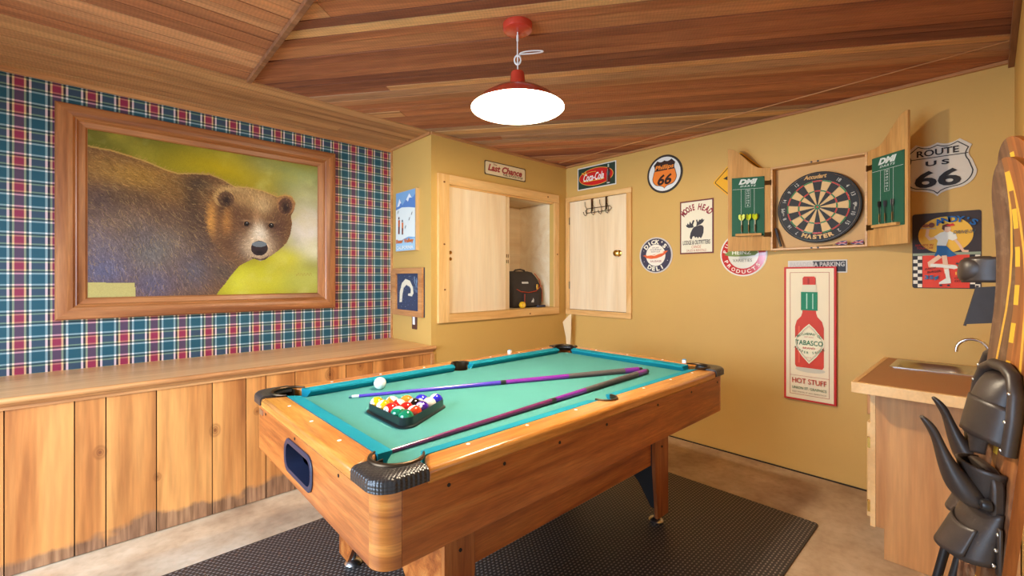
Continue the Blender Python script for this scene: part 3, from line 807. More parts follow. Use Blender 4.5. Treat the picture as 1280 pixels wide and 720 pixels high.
yel, blu, red, pur, org, grn, mar, blk = C(236, 176, 22), C(40, 40, 190), C(206, 34, 28), C(66, 22, 140), C(236, 132, 40), C(12, 122, 84), C(176, 30, 24), C(20, 18, 18)
RK = {(4, 4): ('1', yel, 0, 'solid yellow'), (4, 3): ('9', yel, 1, 'yellow striped'), (4, 2): ('3', red, 0, 'solid red'), (4, 1): ('14', grn, 1, 'green striped'), (4, 0): ('6', grn, 0, 'solid green'),
      (3, 3): ('13', org, 1, 'pale orange striped'), (3, 2): ('11', red, 1, 'red striped'), (3, 1): ('7', mar, 0, 'solid dark red'), (3, 0): ('15', C(214, 62, 30), 1, 'orange-red striped'),
      (2, 2): ('5', org, 0, 'solid orange'), (2, 1): ('8', blk, 0, 'solid black'), (2, 0): ('4', pur, 0, 'solid purple'),
      (1, 1): ('2', blu, 0, 'solid blue'), (1, 0): ('12', C(226, 206, 176), 1, 'cream sided'), (0, 0): ('10', blu, 1, 'blue striped')}
RKC = (0.858, 1.527)
rr_ = random.Random(11)
for (i, j), (num, col, st, lab) in RK.items():
    x = RKC[0] + 2 / 3 * 4 * 0.0496 - i * 0.0496; y = RKC[1] + (j - i / 2) * 0.0574
    yaw_ = PI + rr_.uniform(-0.9, 0.9); pit = rr_.uniform(-1.1, -0.1) if not st else rr_.uniform(-0.7, 0.1)
    r = (rr_.uniform(-0.6, 0.6), pit if rr_.random() < 0.6 else -pit, yaw_)
    if num == '6': r = (0, 0.35, PI + 0.35 + 0.55)
    if num == '15': r = (0.5, 0.9, PI + 0.6)
    r = {'14': (0, 0.45, 0.84), '10': (0, 0.8, 2.2), '9': (0, 0.9, 2.4), '11': (0, 0.7, -0.7), '15': (0, 0.8, 2.0), '12': (1.3, 0.3, 0)}.get(num, r)
    ball((x, y, ZB + 0.0288), lab + ' billiard ball inside the black triangle rack', 'billiard balls in the rack', ball_mat('ball_' + num, col, st), num, r)
cb = onZ(475, 486.5, ZB)
ball((cb.x, cb.y, ZB + 0.0286), 'plain white cue ball lying alone on the cloth behind the triangle rack', None, plain('cue_ball', C(244, 240, 232), 0.1, coat=0.5))
# triangle rack
def rtri(side, r, n=6):
    Rv = side / math.sqrt(3) - 2 * r; pts = []
    for k in range(3):
        a = 2 * PI * k / 3
        c = (Rv * math.cos(a), Rv * math.sin(a))
        for q in range(n + 1):
            t = a - PI / 3 + 2 * PI / 3 * q / n
            pts.append((c[0] + r * math.cos(t), c[1] + r * math.sin(t)))
    return pts
rk = thing('triangle_rack', (RKC[0], RKC[1], ZB), 'black plastic triangle rack filled with coloured billiard balls on the green cloth', 'ball rack')
O3 = Vector((RKC[0], RKC[1], 0))
def tring(side, r, z): return [O3 + Vector((p[0], p[1], z)) for p in rtri(side, r)]
M['rackplastic'] = plain('rack_plastic', C(30, 36, 36), 0.3)
b = B(); b.rings([tring(0.337, 0.032, ZB + 0.006), tring(0.334, 0.031, ZB + 0.037), tring(0.330, 0.030, ZB + 0.037), tring(0.331, 0.030, ZB + 0.006), tring(0.337, 0.032, ZB + 0.006)], caps=False)
obj('wall', b, 'rackplastic', rk, smooth=50).name = 'frame'
b = B(); b.rings([tring(0.366, 0.040, ZB + 0.001), tring(0.366, 0.040, ZB + 0.006), tring(0.334, 0.031, ZB + 0.009), tring(0.332, 0.030, ZB + 0.001), tring(0.366, 0.040, ZB + 0.001)], caps=False)
obj('base_flange', b, 'rackplastic', rk, smooth=30)
# cues
M['cuepurple'] = plain('metallic_purple', C(132, 42, 150), 0.22, coat=0.6)
M['cueblue'] = plain('metallic_violet', C(84, 60, 176), 0.22, coat=0.6)
M['cuemauve'] = plain('metallic_plum', C(120, 44, 96), 0.2, coat=0.6)
M['wrap'] = plain('linen_wrap', C(84, 74, 72), 0.8, bump=0.5, bscale=700)
def cue(p0, p1, label, shaft_mat, joint, w0, w1):
    p0, p1 = Vector(p0), Vector(p1); d = p1 - p0; Ln = d.length; d.normalize()
    rot = d.to_track_quat('Z', 'Y').to_matrix().to_4x4()
    root = thing('pool_cue', None, label, 'cue', mat4=Matrix.Translation(p0) @ rot)
    def rad(t): return 0.0062 + (0.0150 - 0.0062) * t ** 0.9
    def seg(name, t0, t1, mat, dr=0.0, par=root, n=8):
        pr = [(0.0005, t0 * Ln)] + [(rad(t0 + (t1 - t0) * k / n) + dr, (t0 + (t1 - t0) * k / n) * Ln) for k in range(n + 1)] + [(0.0005, t1 * Ln)]
        return obj(name, B().lathe(pr, n=18), mat, par, world=False, smooth=50)
    seg('tip', 0.0, 0.008, colr(70, 110, 120))
    seg('ferrule', 0.008, 0.027, 'white', 0.0002)
    seg('shaft', 0.027, joint - 0.012, shaft_mat)
    seg('joint_collar', joint - 0.012, joint + 0.006, 'blackplastic', 0.0006)
    seg('forearm', joint + 0.006, w0, 'cuepurple')
    seg('wrap', w0, w1, 'wrap', 0.0004)
    seg('butt_sleeve', w1, 0.985, 'cuepurple')
    seg('bumper', 0.985, 1.0, 'blackplastic', -0.002)
    return root
a = onZ(436, 496, ZB + 0.007); c = onZ(803, 462.3, ZB + 0.0155)
cue((a.x, a.y, ZB + 0.0065), (c.x + 0.01, c.y + 0.012, ZB + 0.0156), 'purple pool cue with a violet shaft, the one passing behind the ball rack', 'cueblue', 0.468, 0.70, 0.925)
a = onZ(472, 569, ZB + 0.007); c = onZ(806, 463.5, ZB + 0.0155)
cue((a.x, a.y, ZB + 0.0065), (c.x + 0.005, c.y - 0.010, ZB + 0.0156), 'dark plum pool cue lying nearest the camera along the near rail', 'cuemauve', 0.50, 0.64, 0.93)
# chalk cubes
def chalk(x, y, label):
    t = thing('chalk_cube', (x, y, ZR), label, 'chalk', 'chalk cubes on the rails', rot=0.3)
    b = B().box(-0.0105, 0.0105, -0.0105, 0.0105, 0, 0.017); obj('paper_wrap', b, colr(236, 236, 238), t, world=False, bevel=0.001)
    b = B().box(-0.010, 0.010, -0.010, 0.010, 0.0171, 0.021); obj('chalk_face', b, colr(120, 170, 200), t, world=False, bevel=0.001)
chalk(1.945, 2.125, 'small white chalk cube on the far long rail')
chalk(2.462, 1.197, 'small white chalk cube on the short rail by the far right corner pocket')

# ================================================================ PENDANT LAMP
LX, LYp = 1.328, 1.400
lamp = thing('pendant_lamp', (LX, LYp, ZC), 'red barn pendant lamp, lit, hung by a knotted white cord from the plank ceiling', 'lamp')
OL = (LX, LYp, 0)
obj('canopy', B().lathe([(0.0005, ZC - 0.036), (0.052, ZC - 0.036), (0.062, ZC - 0.030), (0.065, ZC - 0.02), (0.065, ZC - 0.004), (0.0005, ZC - 0.004)], OL, n=40), 'red_enamel', lamp, smooth=40)
zr_ = 2.030
cordpts = [(LX, LYp, ZC - 0.036)]
for k in range(8): cordpts.append((LX + 0.0015 * math.sin(k), LYp, ZC - 0.05 - k * 0.0105))
obj('cord', B().tube([(LX, LYp, ZC - 0.036), (LX - 0.001, LYp, 2.30), (LX + 0.001, LYp, 2.20), (LX, LYp, zr_ + 0.158)], 0.0028, 8).tube([(LX, LYp, ZC - 0.075), (LX, LYp, ZC - 0.05)], 0.005, 8), 'cord', lamp, smooth=60)
Rv = Vector((SY_, -CY_, 0))
kb = B()
ctr = Vector((LX, LYp, 2.252))
lp = []
for k in range(26):
    t = k / 25 * 2 * PI * 1.9
    lp.append(ctr + Rv * (0.014 * math.cos(t)) + Vector((CY_, SY_, 0)) * (0.007 * math.sin(t * 0.7)) + VZ * (0.019 * math.sin(t) - 0.008 + 0.006 * math.cos(t / 2)))
kb.tube(lp, 0.0032, 8)
lp2 = []
for k in range(25):
    t = k / 24 * 2 * PI
    lp2.append(ctr + Rv * (0.008 + 0.052 * (1 - math.cos(t)) / 1.0) + VZ * (0.016 + 0.006 * math.sin(t) + 0.012 * math.sin(t / 2)))
kb.tube(lp2, 0.0030, 8)
obj('cord_knot', kb, 'cord', lamp, smooth=60)
prof = [(0.001, zr_ + 0.158), (0.028, zr_ + 0.158), (0.030, zr_ + 0.150), (0.036, zr_ + 0.098), (0.045, zr_ + 0.090), (0.080, zr_ + 0.082), (0.125, zr_ + 0.064), (0.162, zr_ + 0.040), (0.190, zr_ + 0.012), (0.199, zr_ + 0.004), (0.203, zr_)]
sh = obj('shade', B().lathe(prof, OL, n=64), 'red_enamel', lamp, smooth=50)
inn = [(0.203, zr_), (0.199, zr_ + 0.0012), (0.188, zr_ + 0.009), (0.160, zr_ + 0.036), (0.123, zr_ + 0.060), (0.079, zr_ + 0.078), (0.046, zr_ + 0.085), (0.001, zr_ + 0.087)]
obj('reflector', B().lathe(inn, OL, n=64), 'white_enamel', sh, smooth=50, label='white enamelled inside of the shade')
mb, N, L, P = newmat('glowing_bulb'); P.inputs['Emission Color'].default_value = (1, 0.90, 0.74, 1); P.inputs['Emission Strength'].default_value = 30
obj('bulb', B().sphere((LX, LYp, zr_ + 0.036), 0.034, 24, 14, sc=(1, 1, 1.15)), mb, lamp, smooth=80)
ld = bpy.data.lights.new('bulb_light', 'POINT'); ld.energy = LAMP_W; ld.color = (1.0, 0.84, 0.62); ld.shadow_soft_size = 0.045
lo = bpy.data.objects.new('bulb_light', ld); COL.objects.link(lo); lo.parent = lamp; lo.location = (0, 0, zr_ - 0.012 - ZC)

# ================================================================ BEAR PAINTING
pf = thing('framed_painting', (0.565, WP, 1.66), 'large framed painting of a brown bear in a meadow on the tartan wall', 'painting')
BX = (-0.196, 1.325); BZ = (1.058, 2.257); IXp = (-0.065, 1.216); IZp = (1.180, 2.136)
def mitre(pr, parent, name='picture_frame'):
    """frame profile: list of (inset from outer edge, depth from wall)"""
    for side in range(4):
        vs = []
        c = [(BX[0], BZ[0], 1, 1), (BX[1], BZ[0], -1, 1), (BX[1], BZ[1], -1, -1), (BX[0], BZ[1], 1, -1)]
        A, D = c[side], c[(side + 1) % 4]
        ra = [Vector((A[0] + A[2] * p[0], WP - p[1], A[1] + A[3] * p[0] * 0.94)) for p in pr]
        rd = [Vector((D[0] + D[2] * p[0], WP - p[1], D[1] + D[3] * p[0] * 0.94)) for p in pr]
        b = B().rings([ra, rd])
        o = obj(name, b, 'picframe' if side % 2 == 0 else 'picframeZ', parent, smooth=30)
        bm = bmesh.new(); bm.from_mesh(o.data); bmesh.ops.recalc_face_normals(bm, faces=bm.faces); bm.to_mesh(o.data); bm.free()
mitre([(0, 0.0), (0, 0.038), (0.006, 0.046), (0.045, 0.050), (0.055, 0.046), (0.070, 0.046), (0.080, 0.036), (0.086, 0.038), (0.092, 0.026), (0.120, 0.020), (0.126, 0.012), (0.131, 0.012), (0.131, 0.0)], pf)
# painted canvas
def painting():
    Wn, Hn = 384, 288
    rng = np.random.RandomState(5)
    ys, xs_ = np.mgrid[0:Hn, 0:Wn]
    u = (xs_ + 0.5) / Wn; v = (ys + 0.5) / Hn
    def uv(cx, cy):
        p = onY(60 + cx / 2.571, 120 + cy / 2.571, WP - 0.012)
        return ((p.x - IXp[0]) / (IXp[1] - IXp[0]), (IZp[1] - p.z) / (IZp[1] - IZp[0]))
    def srgb(*c): return np.array([C(*c)[i] for i in range(3)])
    def noise(sx, sy, oct=4):
        out = np.zeros((Hn, Wn)); amp = 1.0; tot = 0
        for o_ in range(oct):
            gx, gy = int(sx * 2 ** o_) + 2, int(sy * 2 ** o_) + 2
            g = rng.rand(gy, gx)
            X = u * (gx - 1.001); Y = v * (gy - 1.001)
            xi = X.astype(int); yi = Y.astype(int); fx = X - xi; fy = Y - yi
            fx = fx * fx * (3 - 2 * fx); fy = fy * fy * (3 - 2 * fy)
            n = g[yi, xi] * (1 - fx) * (1 - fy) + g[yi, xi + 1] * fx * (1 - fy) + g[yi + 1, xi] * (1 - fx) * fy + g[yi + 1, xi + 1] * fx * fy
            out += n * amp; tot += amp; amp *= 0.55
        return out / tot
    def blob(cx, cy, rx, ry):     # crop coords, radii in crop px
        a = uv(cx, cy); b1 = uv(cx + rx, cy); b2 = uv(cx, cy + ry)
        return np.exp(-(((u - a[0]) / (b1[0] - a[0])) ** 2 + ((v - a[1]) / (b2[1] - a[1])) ** 2))
    def inside(poly):
        P_ = [uv(*p) for p in poly]; m = np.zeros(u.shape, bool)
        for i in range(len(P_)):
            x1, y1 = P_[i]; x2, y2 = P_[(i + 1) % len(P_)]
            if y1 == y2: continue
            cond = ((y1 > v) != (y2 > v)) & (u < (x2 - x1) * (v - y1) / (y2 - y1) + x1)
            m ^= cond
        return m
    n1 = noise(5, 4, 5); n2 = noise(9, 7, 4)
    img = np.zeros((Hn, Wn, 3)) + srgb(146, 128, 32)
    def lay(w, c, k=1.0):
        nonlocal img
        w = np.clip(w * k, 0, 1)[..., None]; img = img * (1 - w) + srgb(*c) * w
    lay(np.clip((0.34 - v) * 4, 0, 1), (112, 106, 34))
    for (x, y, a, b_, c, k) in [(560, 240, 170, 60, (178, 152, 18), 1), (820, 260, 90, 60, (150, 160, 92), .9), (850, 330, 70, 60, (190, 186, 130), .8), (840, 430, 70, 70, (224, 212, 196), 1.1), (860, 500, 60, 40, (234, 226, 190), .9),
                               (700, 590, 140, 60, (196, 188, 42), 1), (620, 600, 60, 50, (214, 206, 60), .8), (840, 590, 80, 60, (186, 186, 90), .9), (760, 520, 60, 30, (210, 200, 50), .8),
                               (200, 120, 120, 40, (112, 102, 38), .8), (820, 220, 60, 20, (150, 134, 40), .6), (700, 220, 60, 30, (150, 150, 90), .5)]:
        lay(blob(x, y, a, b_), c, k)
    lay(np.clip((n1 - 0.5) * 3, 0, 1), (196, 176, 60), 0.45); lay(np.clip((0.48 - n1) * 3, 0, 1), (98, 96, 26), 0.4)
    lay(np.clip((n2 - 0.58) * 4, 0, 1), (214, 206, 120), 0.3)
    lay(inside([(120, 596), (290, 596), (300, 660), (120, 660)]).astype(float), (196, 180, 112), .85)
    bear = [(110, 150), (128, 158), (160, 165), (200, 172), (260, 190), (320, 210), (380, 236), (420, 248), (470, 247), (520, 250), (560, 266), (600, 290), (640, 292), (690, 303), (737, 322), (760, 316), (783, 322), (795, 343), (790, 368), (780, 385),
            (784, 410), (778, 445), (766, 472), (742, 495), (715, 514), (696, 526), (682, 530), (662, 522), (640, 532), (615, 545), (600, 562), (585, 580), (570, 602), (552, 622), (538, 645), (538, 700), (284, 700), (283, 640), (280, 600), (110, 598)]
    mk = inside(bear)
    base = img.copy()
    img = np.zeros((Hn, Wn, 3)) + srgb(118, 80, 48)
    for (x, y, a, b_, c, k) in [(180, 230, 90, 50, (146, 104, 54), .9), (300, 260, 120, 45, (164, 120, 50), .9), (420, 300, 90, 50, (128, 90, 46), .9), (480, 280, 50, 30, (70, 54, 42), .9), (180, 470, 110, 110, (112, 102, 108), .85), (250, 400, 90, 60, (124, 98, 76), .9),
                               (180, 560, 90, 50, (98, 96, 118), .9), (340, 600, 80, 60, (94, 88, 106), .9), (400, 460, 90, 70, (116, 98, 84), .8), (470, 560, 70, 70, (92, 86, 92), .9), (480, 400, 60, 60, (78, 58, 46), .8), (330, 500, 70, 60, (112, 118, 116), .5), (560, 560, 50, 40, (92, 76, 66), .9), (170, 330, 70, 50, (84, 66, 60), .8)]:
        lay(blob(x, y, a, b_), c, k)
    head = inside([(535, 300), (560, 290), (600, 292), (640, 292), (690, 303), (737, 322), (783, 322), (795, 343), (780, 385), (784, 410), (778, 445), (766, 472), (742, 495), (696, 526), (662, 522), (640, 532), (600, 530), (560, 500), (520, 460), (505, 400), (512, 350)])
    for (x, y, a, b_, c, k) in [(660, 330, 70, 30, (186, 146, 92), 1), (690, 355, 30, 26, (196, 160, 110), .9), (600, 380, 46, 46, (96, 62, 42), .9), (740, 420, 36, 50, (92, 60, 44), .9), (600, 450, 50, 50, (112, 74, 48), .8), (525, 400, 18, 60, (204, 140, 66), .9), (555, 410, 14, 50, (112, 74, 44), .7), (575, 400, 16, 50, (190, 128, 62), .6), (640, 500, 40, 26, (88, 60, 48), .7), (620, 330, 30, 24, (160, 120, 74), .7)]:
        w = blob(x, y, a, b_) * head; lay(w, c, k)
    def pl(poly, c, k=1.0): lay(inside(poly).astype(float), c, k)
    def el(cx, cy, rx, ry, rot=0, n=28):
        return [(cx + rx * math.cos(t) * math.cos(rot) - ry * math.sin(t) * math.sin(rot), cy + rx * math.cos(t) * math.sin(rot) + ry * math.sin(t) * math.cos(rot)) for t in [2 * PI * k / n for k in range(n)]]
    def soft(cx, cy, rx, ry, c, k): lay(blob(cx, cy, rx, ry), c, k)
    # ears
    pl(el(566, 326, 33, 33, 0.3), (190, 146, 88), .8); pl(el(573, 332, 26, 25, 0.3), (96, 64, 46), .9); soft(575, 338, 16, 20, (48, 32, 28), 1.1)
    pl(el(764, 350, 29, 33), (166, 116, 72), .8); pl(el(762, 355, 22, 27), (88, 56, 44), .9); soft(764, 360, 13, 18, (46, 30, 28), 1.1)
    # cheeks, brow, muzzle
    soft(600, 300, 60, 10, (206, 166, 104), .5); soft(590, 470, 40, 30, (86, 58, 42), .7); soft(735, 450, 26, 40, (92, 60, 46), .7); soft(560, 360, 10, 30, (70, 46, 34), .7)
    soft(672, 395, 12, 26, (176, 128, 86), .8); soft(678, 440, 22, 30, (206, 176, 136), 1.1); soft(680, 452, 19, 28, (226, 214, 192), 1.1)
    soft(677, 484, 42, 38, (212, 184, 148), 1.2)
    soft(300, 330, 50, 30, (80, 60, 44), .6); soft(380, 380, 60, 30, (86, 66, 54), .6); soft(230, 320, 40, 26, (94, 70, 46), .6); soft(460, 330, 30, 50, (64, 48, 38), .7); soft(300, 450, 50, 50, (96, 84, 84), .6); soft(500, 480, 40, 40, (80, 66, 60), .6)
    # fur strokes
    fur = img.copy(); H_, W_ = Hn, Wn
    idx = np.argwhere(mk); rs = rng.randint(0, len(idx), 17000)
    hc = uv(690, 440)
    for q in rs:
        y, x = idx[q]; uu, vv = x / Wn, y / Hn
        if head[y, x]:
            dx, dy = uu - hc[0], (vv - hc[1]); an = math.atan2(dy, dx) + rng.normal(0, .25)
            ln = rng.randint(3, 7)
        else:
            an = math.radians(20 + 55 * vv + 15 * math.sin(uu * 9)) + rng.normal(0, .3)
            if uu < .5 and vv < .35: an = math.radians(28) + rng.normal(0, .3)
            ln = rng.randint(5, 12)
        c = img[y, x] * math.exp(rng.normal(-0.05, .30))
        if rng.rand() < 0.07: c = c * 0.5 + srgb(206, 166, 104) * 0.4
        ca, sa = math.cos(an), math.sin(an)
        for t in range(ln):
            xx, yy = int(x + ca * t), int(y + sa * t)
            if 0 <= xx < W_ and 0 <= yy < H_ and mk[yy, xx]: fur[yy, xx] = fur[yy, xx] * 0.35 + c * 0.65
    img = fur
    pl(el(679, 489, 27, 24), (52, 38, 40), 1); pl(el(679, 476, 24, 9), (118, 126, 130), .9); soft(679, 502, 14, 6, (30, 22, 24), .9)
    pl([(652, 517), (668, 520), (682, 524), (698, 519), (710, 512), (700, 526), (680, 530), (660, 525)], (70, 48, 44), .9); soft(679, 530, 13, 3, (206, 186, 160), .8)
    for ex_, ey_ in ((637, 411), (716, 416)):
        soft(ex_, ey_, 20, 14, (72, 46, 36), .9); soft(ex_, ey_ - 10, 15, 4, (176, 136, 96), .6); pl(el(ex_, ey_, 11, 8), (130, 92, 60), .9); pl(el(ex_ + 1, ey_, 9, 8), (30, 20, 18), 1); pl(el(ex_ + 2, ey_ - 3, 1.6, 1.6), (190, 184, 176), .8)
    # rim light along the back and head
    rim = np.zeros((Hn, Wn)); mm = mk.astype(float)
    sh_ = np.roll(mm, 3, axis=0); sh_[:3] = mm[:3]
    rim = np.clip(mm - sh_, 0, 1) * (v < 0.62)
    lay(rim, (214, 172, 84), .5)
    out = base * (1 - mm[..., None]) + img * mm[..., None]
    # feather the fur edge
    e = idx[rng.randint(0, len(idx), 9000)]
    for y, x in e:
        if y > 2 and not mk[y - 3, x]:
            c = out[y, x]
            for t in range(1, 4):
                yy, xx = y - 2 - t, min(Wn - 1, x + t)
                if 0 <= yy: out[yy, xx] = out[yy, xx] * .5 + c * .5
    # signature
    for k in range(26):
        x = int((0.865 + 0.0035 * k) * Wn); y = int((0.855 + 0.008 * math.sin(k * 1.3)) * Hn)
        if x < Wn: out[y, x] = srgb(150, 90, 40)
    out *= (0.80 + 0.13 * rng.rand(Hn, Wn))[..., None]
    return out
IMG = painting(); Hn, Wn = IMG.shape[:2]
gx = np.linspace(IXp[0] - 0.002, IXp[1] + 0.002, Wn + 1); gz = np.linspace(IZp[1] + 0.002, IZp[0] - 0.002, Hn + 1)
T0 = INV[pf.name]
XX, ZZ = np.meshgrid(gx, gz)
co = np.stack([XX - 0.565, np.full_like(XX, -0.012), ZZ - 1.66], -1).reshape(-1, 3)
ii_ = np.arange(Hn * Wn); ry_, rx_ = ii_ // Wn, ii_ % Wn; a0 = ry_ * (Wn + 1) + rx_
fc = np.stack([a0, a0 + Wn + 1, a0 + Wn + 2, a0 + 1], -1)
me = bpy.data.meshes.new('canvas'); me.from_pydata(co.tolist(), [], fc.tolist())
ca_ = me.color_attributes.new('paint', 'FLOAT_COLOR', 'CORNER')
cc = np.ones((Hn * Wn, 4, 4), dtype=np.float32); cc[..., :3] = IMG.reshape(-1, 1, 3)
ca_.data.foreach_set('color', cc.reshape(-1))
mp_, N, L, P = newmat('oil_paint'); at = N.new('ShaderNodeVertexColor'); at.layer_name = 'paint'; L.new(at.outputs[0], P.inputs['Base Color']); P.inputs['Roughness'].default_value = 0.55; P.inputs['Specular IOR Level'].default_value = 0.15
me.materials.append(mp_)
o = bpy.data.objects.new('canvas', me); COL.objects.link(o); o.parent = pf

# ================================================================ CLOSET CABINET, BAG
wc = thing('wall_cabinet', (2.57, WF, 0.94), 'pine framed cabinet set in the closet wall with pale sliding plywood panels pushed left', 'cabinet')
FO = (1.872, 3.262, 0.943, 2.094); FI = (1.972, 3.198, 1.008, 2.018)
fy0, fy1 = WF - 0.022, WF - 0.0005
obj('frame_rail', B().box(FI[0] + 0.001, FO[1], fy0, fy1, FI[3], FO[3]), 'pineX', wc, bevel=0.002)
obj('frame_rail', B().box(FI[0] + 0.001, FO[1], fy0, fy1, FO[2], FI[2]), 'pineX', wc, bevel=0.002)
obj('frame_stile', B().box(FO[0], FI[0], fy0, fy1, FO[2], FO[3]), 'pineZ', wc, bevel=0.002)
obj('frame_stile', B().box(FI[1], FO[1], fy0, fy1, FI[2] + 0.001, FI[3] - 0.001), 'pineZ', wc, bevel=0.002)
sp = obj('sliding_panel', B().box(1.974, 2.585, WF + 0.006, WF + 0.018, 1.012, 2.016), 'ply', wc, bevel=0.001)
obj('finger_pull', B().lathe([(0.014, 0), (0.014, 0.002), (0.010, 0.003), (0.008, 0.0005), (0.001, 0.0005)], (2.0, 0, 0), 'Z', 16, M4=Matrix.Translation((0, WF + 0.006, 1.49)) @ Matrix.Rotation(PI / 2, 4, 'X')), 'brass', sp, smooth=40)
obj('finger_pull', B().lathe([(0.014, 0), (0.014, 0.002), (0.010, 0.003), (0.008, 0.0005), (0.001, 0.0005)], (2.0, 0, 0), 'Z', 16, M4=Matrix.Translation((0, WF + 0.006, 1.44)) @ Matrix.Rotation(PI / 2, 4, 'X')), 'brass', sp, smooth=40)
sp = obj('sliding_panel', B().box(2.02, 2.645, WF + 0.024, WF + 0.036, 1.012, 2.016), 'ply', wc, bevel=0.001)
for dz in (0, 0.05):
    for dx in (0, 0.018):
        obj('finger_pull', B().box(2.612 + dx - 0.004, 2.612 + dx + 0.004, WF + 0.0225, WF + 0.0239, 1.42 + dz, 1.45 + dz), 'antique', sp, smooth=0)
obj('track', B().box(FI[0], FI[1], WF + 0.001, WF + 0.045, 2.006, 2.0195), 'pineX', wc)
for (kx, kz) in ((1.925, 2.03), (1.925, 1.55), (2.86, 0.965), (3.10, 2.06), (3.235, 1.52), (1.93, 1.20)):
    obj('knot', B().prism(circ(0.009, 12, kx, kz, 0.007), 0, 0.0006, (Vector((0, fy0, 0)), VX, VZ, -VY)), colr(120, 66, 30), wc, smooth=0)
# tool bag
bag = thing('tool_bag', (2.97, 3.07, OZ0), 'black canvas tool bag with orange piping standing in the open cabinet', 'bag')
M['canvas'] = plain('black_canvas', C(58, 50, 46), 0.8, bump=0.3, bscale=300, var=0.15, vscale=10)
M['piping'] = colr(206, 74, 36)
def bagring(z, hw, y0, y1, sk=0.0):
    return [Vector((2.97 + p[0] + sk, (y0 + y1) / 2 + p[1], z)) for p in rrect(2 * hw, y1 - y0, 0.03, 4)]
b = B().rings([bagring(OZ0 + 0.001, 0.17, 2.99, 3.17), bagring(OZ0 + 0.03, 0.185, 2.975, 3.18), bagring(OZ0 + 0.16, 0.19, 2.97, 3.185), bagring(OZ0 + 0.22, 0.18, 2.99, 3.18), bagring(OZ0 + 0.29, 0.165, 3.02, 3.17, -0.01), bagring(OZ0 + 0.335, 0.145, 3.05, 3.15, -0.015), bagring(OZ0 + 0.345, 0.11, 3.07, 3.13, -0.02)])
obj('body', b, 'canvas', bag, smooth=60)
obj('front_flap', B().prism([(-0.15, 0.17), (-0.10, 0.15), (0.0, 0.14), (0.10, 0.15), (0.165, 0.19), (0.16, 0.30), (-0.15, 0.32)], 0, 0.012, (Vector((2.96, 2.985, OZ0)), VX, (VZ * 0.96 + VY * 0.26).normalized(), -VY)), 'canvas', bag, bevel=0.003)
obj('front_pocket', B().prism(rrect(0.20, 0.125, 0.02), 0, 0.025, (Vector((2.99, 2.975, OZ0 + 0.075)), VX, VZ, -VY)), 'canvas', bag, bevel=0.006)
pb = B(); pb.tube([(2.81, 2.972, OZ0 + 0.175), (2.86, 2.968, OZ0 + 0.152), (2.96, 2.966, OZ0 + 0.142), (3.06, 2.968, OZ0 + 0.155), (3.13, 2.98, OZ0 + 0.195), (3.145, 3.0, OZ0 + 0.26), (3.10, 3.03, OZ0 + 0.325)], 0.004, 6)
pb.tube([(2.888, 2.947, OZ0 + 0.13), (2.886, 2.947, OZ0 + 0.02), (2.90, 2.95, OZ0 + 0.012)], 0.003, 6); pb.tube([(3.155, 2.985, OZ0 + 0.21), (3.160, 2.98, OZ0 + 0.05)], 0.0035, 6)
obj('piping', pb, 'piping', bag, smooth=60)
obj('buckle', B().box(3.06, 3.085, 2.962, 2.97, OZ0 + 0.17, OZ0 + 0.22), 'brass', bag, bevel=0.002)
obj('patch', B().prism(rrect(0.085, 0.018, 0.004), 0, 0.002, (Vector((2.93, 2.987, OZ0 + 0.235)), VX, (VZ * 0.96 + VY * 0.26).normalized(), (-VY * 0.96 + VZ * 0.26).normalized())).prism([(-0.02, -0.02), (0.014, -0.022), (0.018, 0.0), (0.006, 0.022), (0.002, 0.004), (-0.008, 0.002)], 0, 0.001, (Vector((2.995, 2.9485, OZ0 + 0.07)), VX, VZ, -VY)), colr(216, 214, 208), bag, smooth=0)
obj('handle', B().tube([(2.88, 3.10, OZ0 + 0.335), (2.90, 3.09, OZ0 + 0.355), (2.96, 3.085, OZ0 + 0.362), (3.02, 3.09, OZ0 + 0.352), (3.04, 3.10, OZ0 + 0.33)], 0.008, 8), 'canvas', bag, smooth=60)
tm = thing('tape_measure', (2.835, 2.925, OZ0), 'round yellow tape measure on the cabinet floor in front of the tool bag', 'tape measure')
b = B().lathe([(0.001, -0.018), (0.026, -0.018), (0.031, -0.012), (0.031, 0.012), (0.026, 0.018), (0.001, 0.018)], (2.835, 2.925, OZ0 + 0.031), 'Y', 24)
obj('case', b, colr(232, 182, 30), tm, smooth=40); obj('label_disc', B().prism(circ(0.017, 16), 0.0185, 0.0192, (Vector((2.835, 2.925, OZ0 + 0.031)), VX, VZ, -VY)), colr(240, 206, 90), tm, smooth=0)
kn = thing('utility_knife', (3.10, 2.93, OZ0), 'small dark blue-grey utility knife lying right of the tool bag', 'knife')
obj('handle', B().prism(rrect(0.11, 0.024, 0.008), 0.0005, 0.02, (Vector((3.09, 2.93, OZ0)), VX, VY, VZ)), colr(62, 66, 84), kn, bevel=0.003)
obj('blade', B().prism([(0, -0.008), (0.024, -0.004), (0.03, 0.008), (0, 0.008)], 0.008, 0.010, (Vector((3.146, 2.93, OZ0)), VX, VY, VZ)), 'steel', kn, smooth=0)

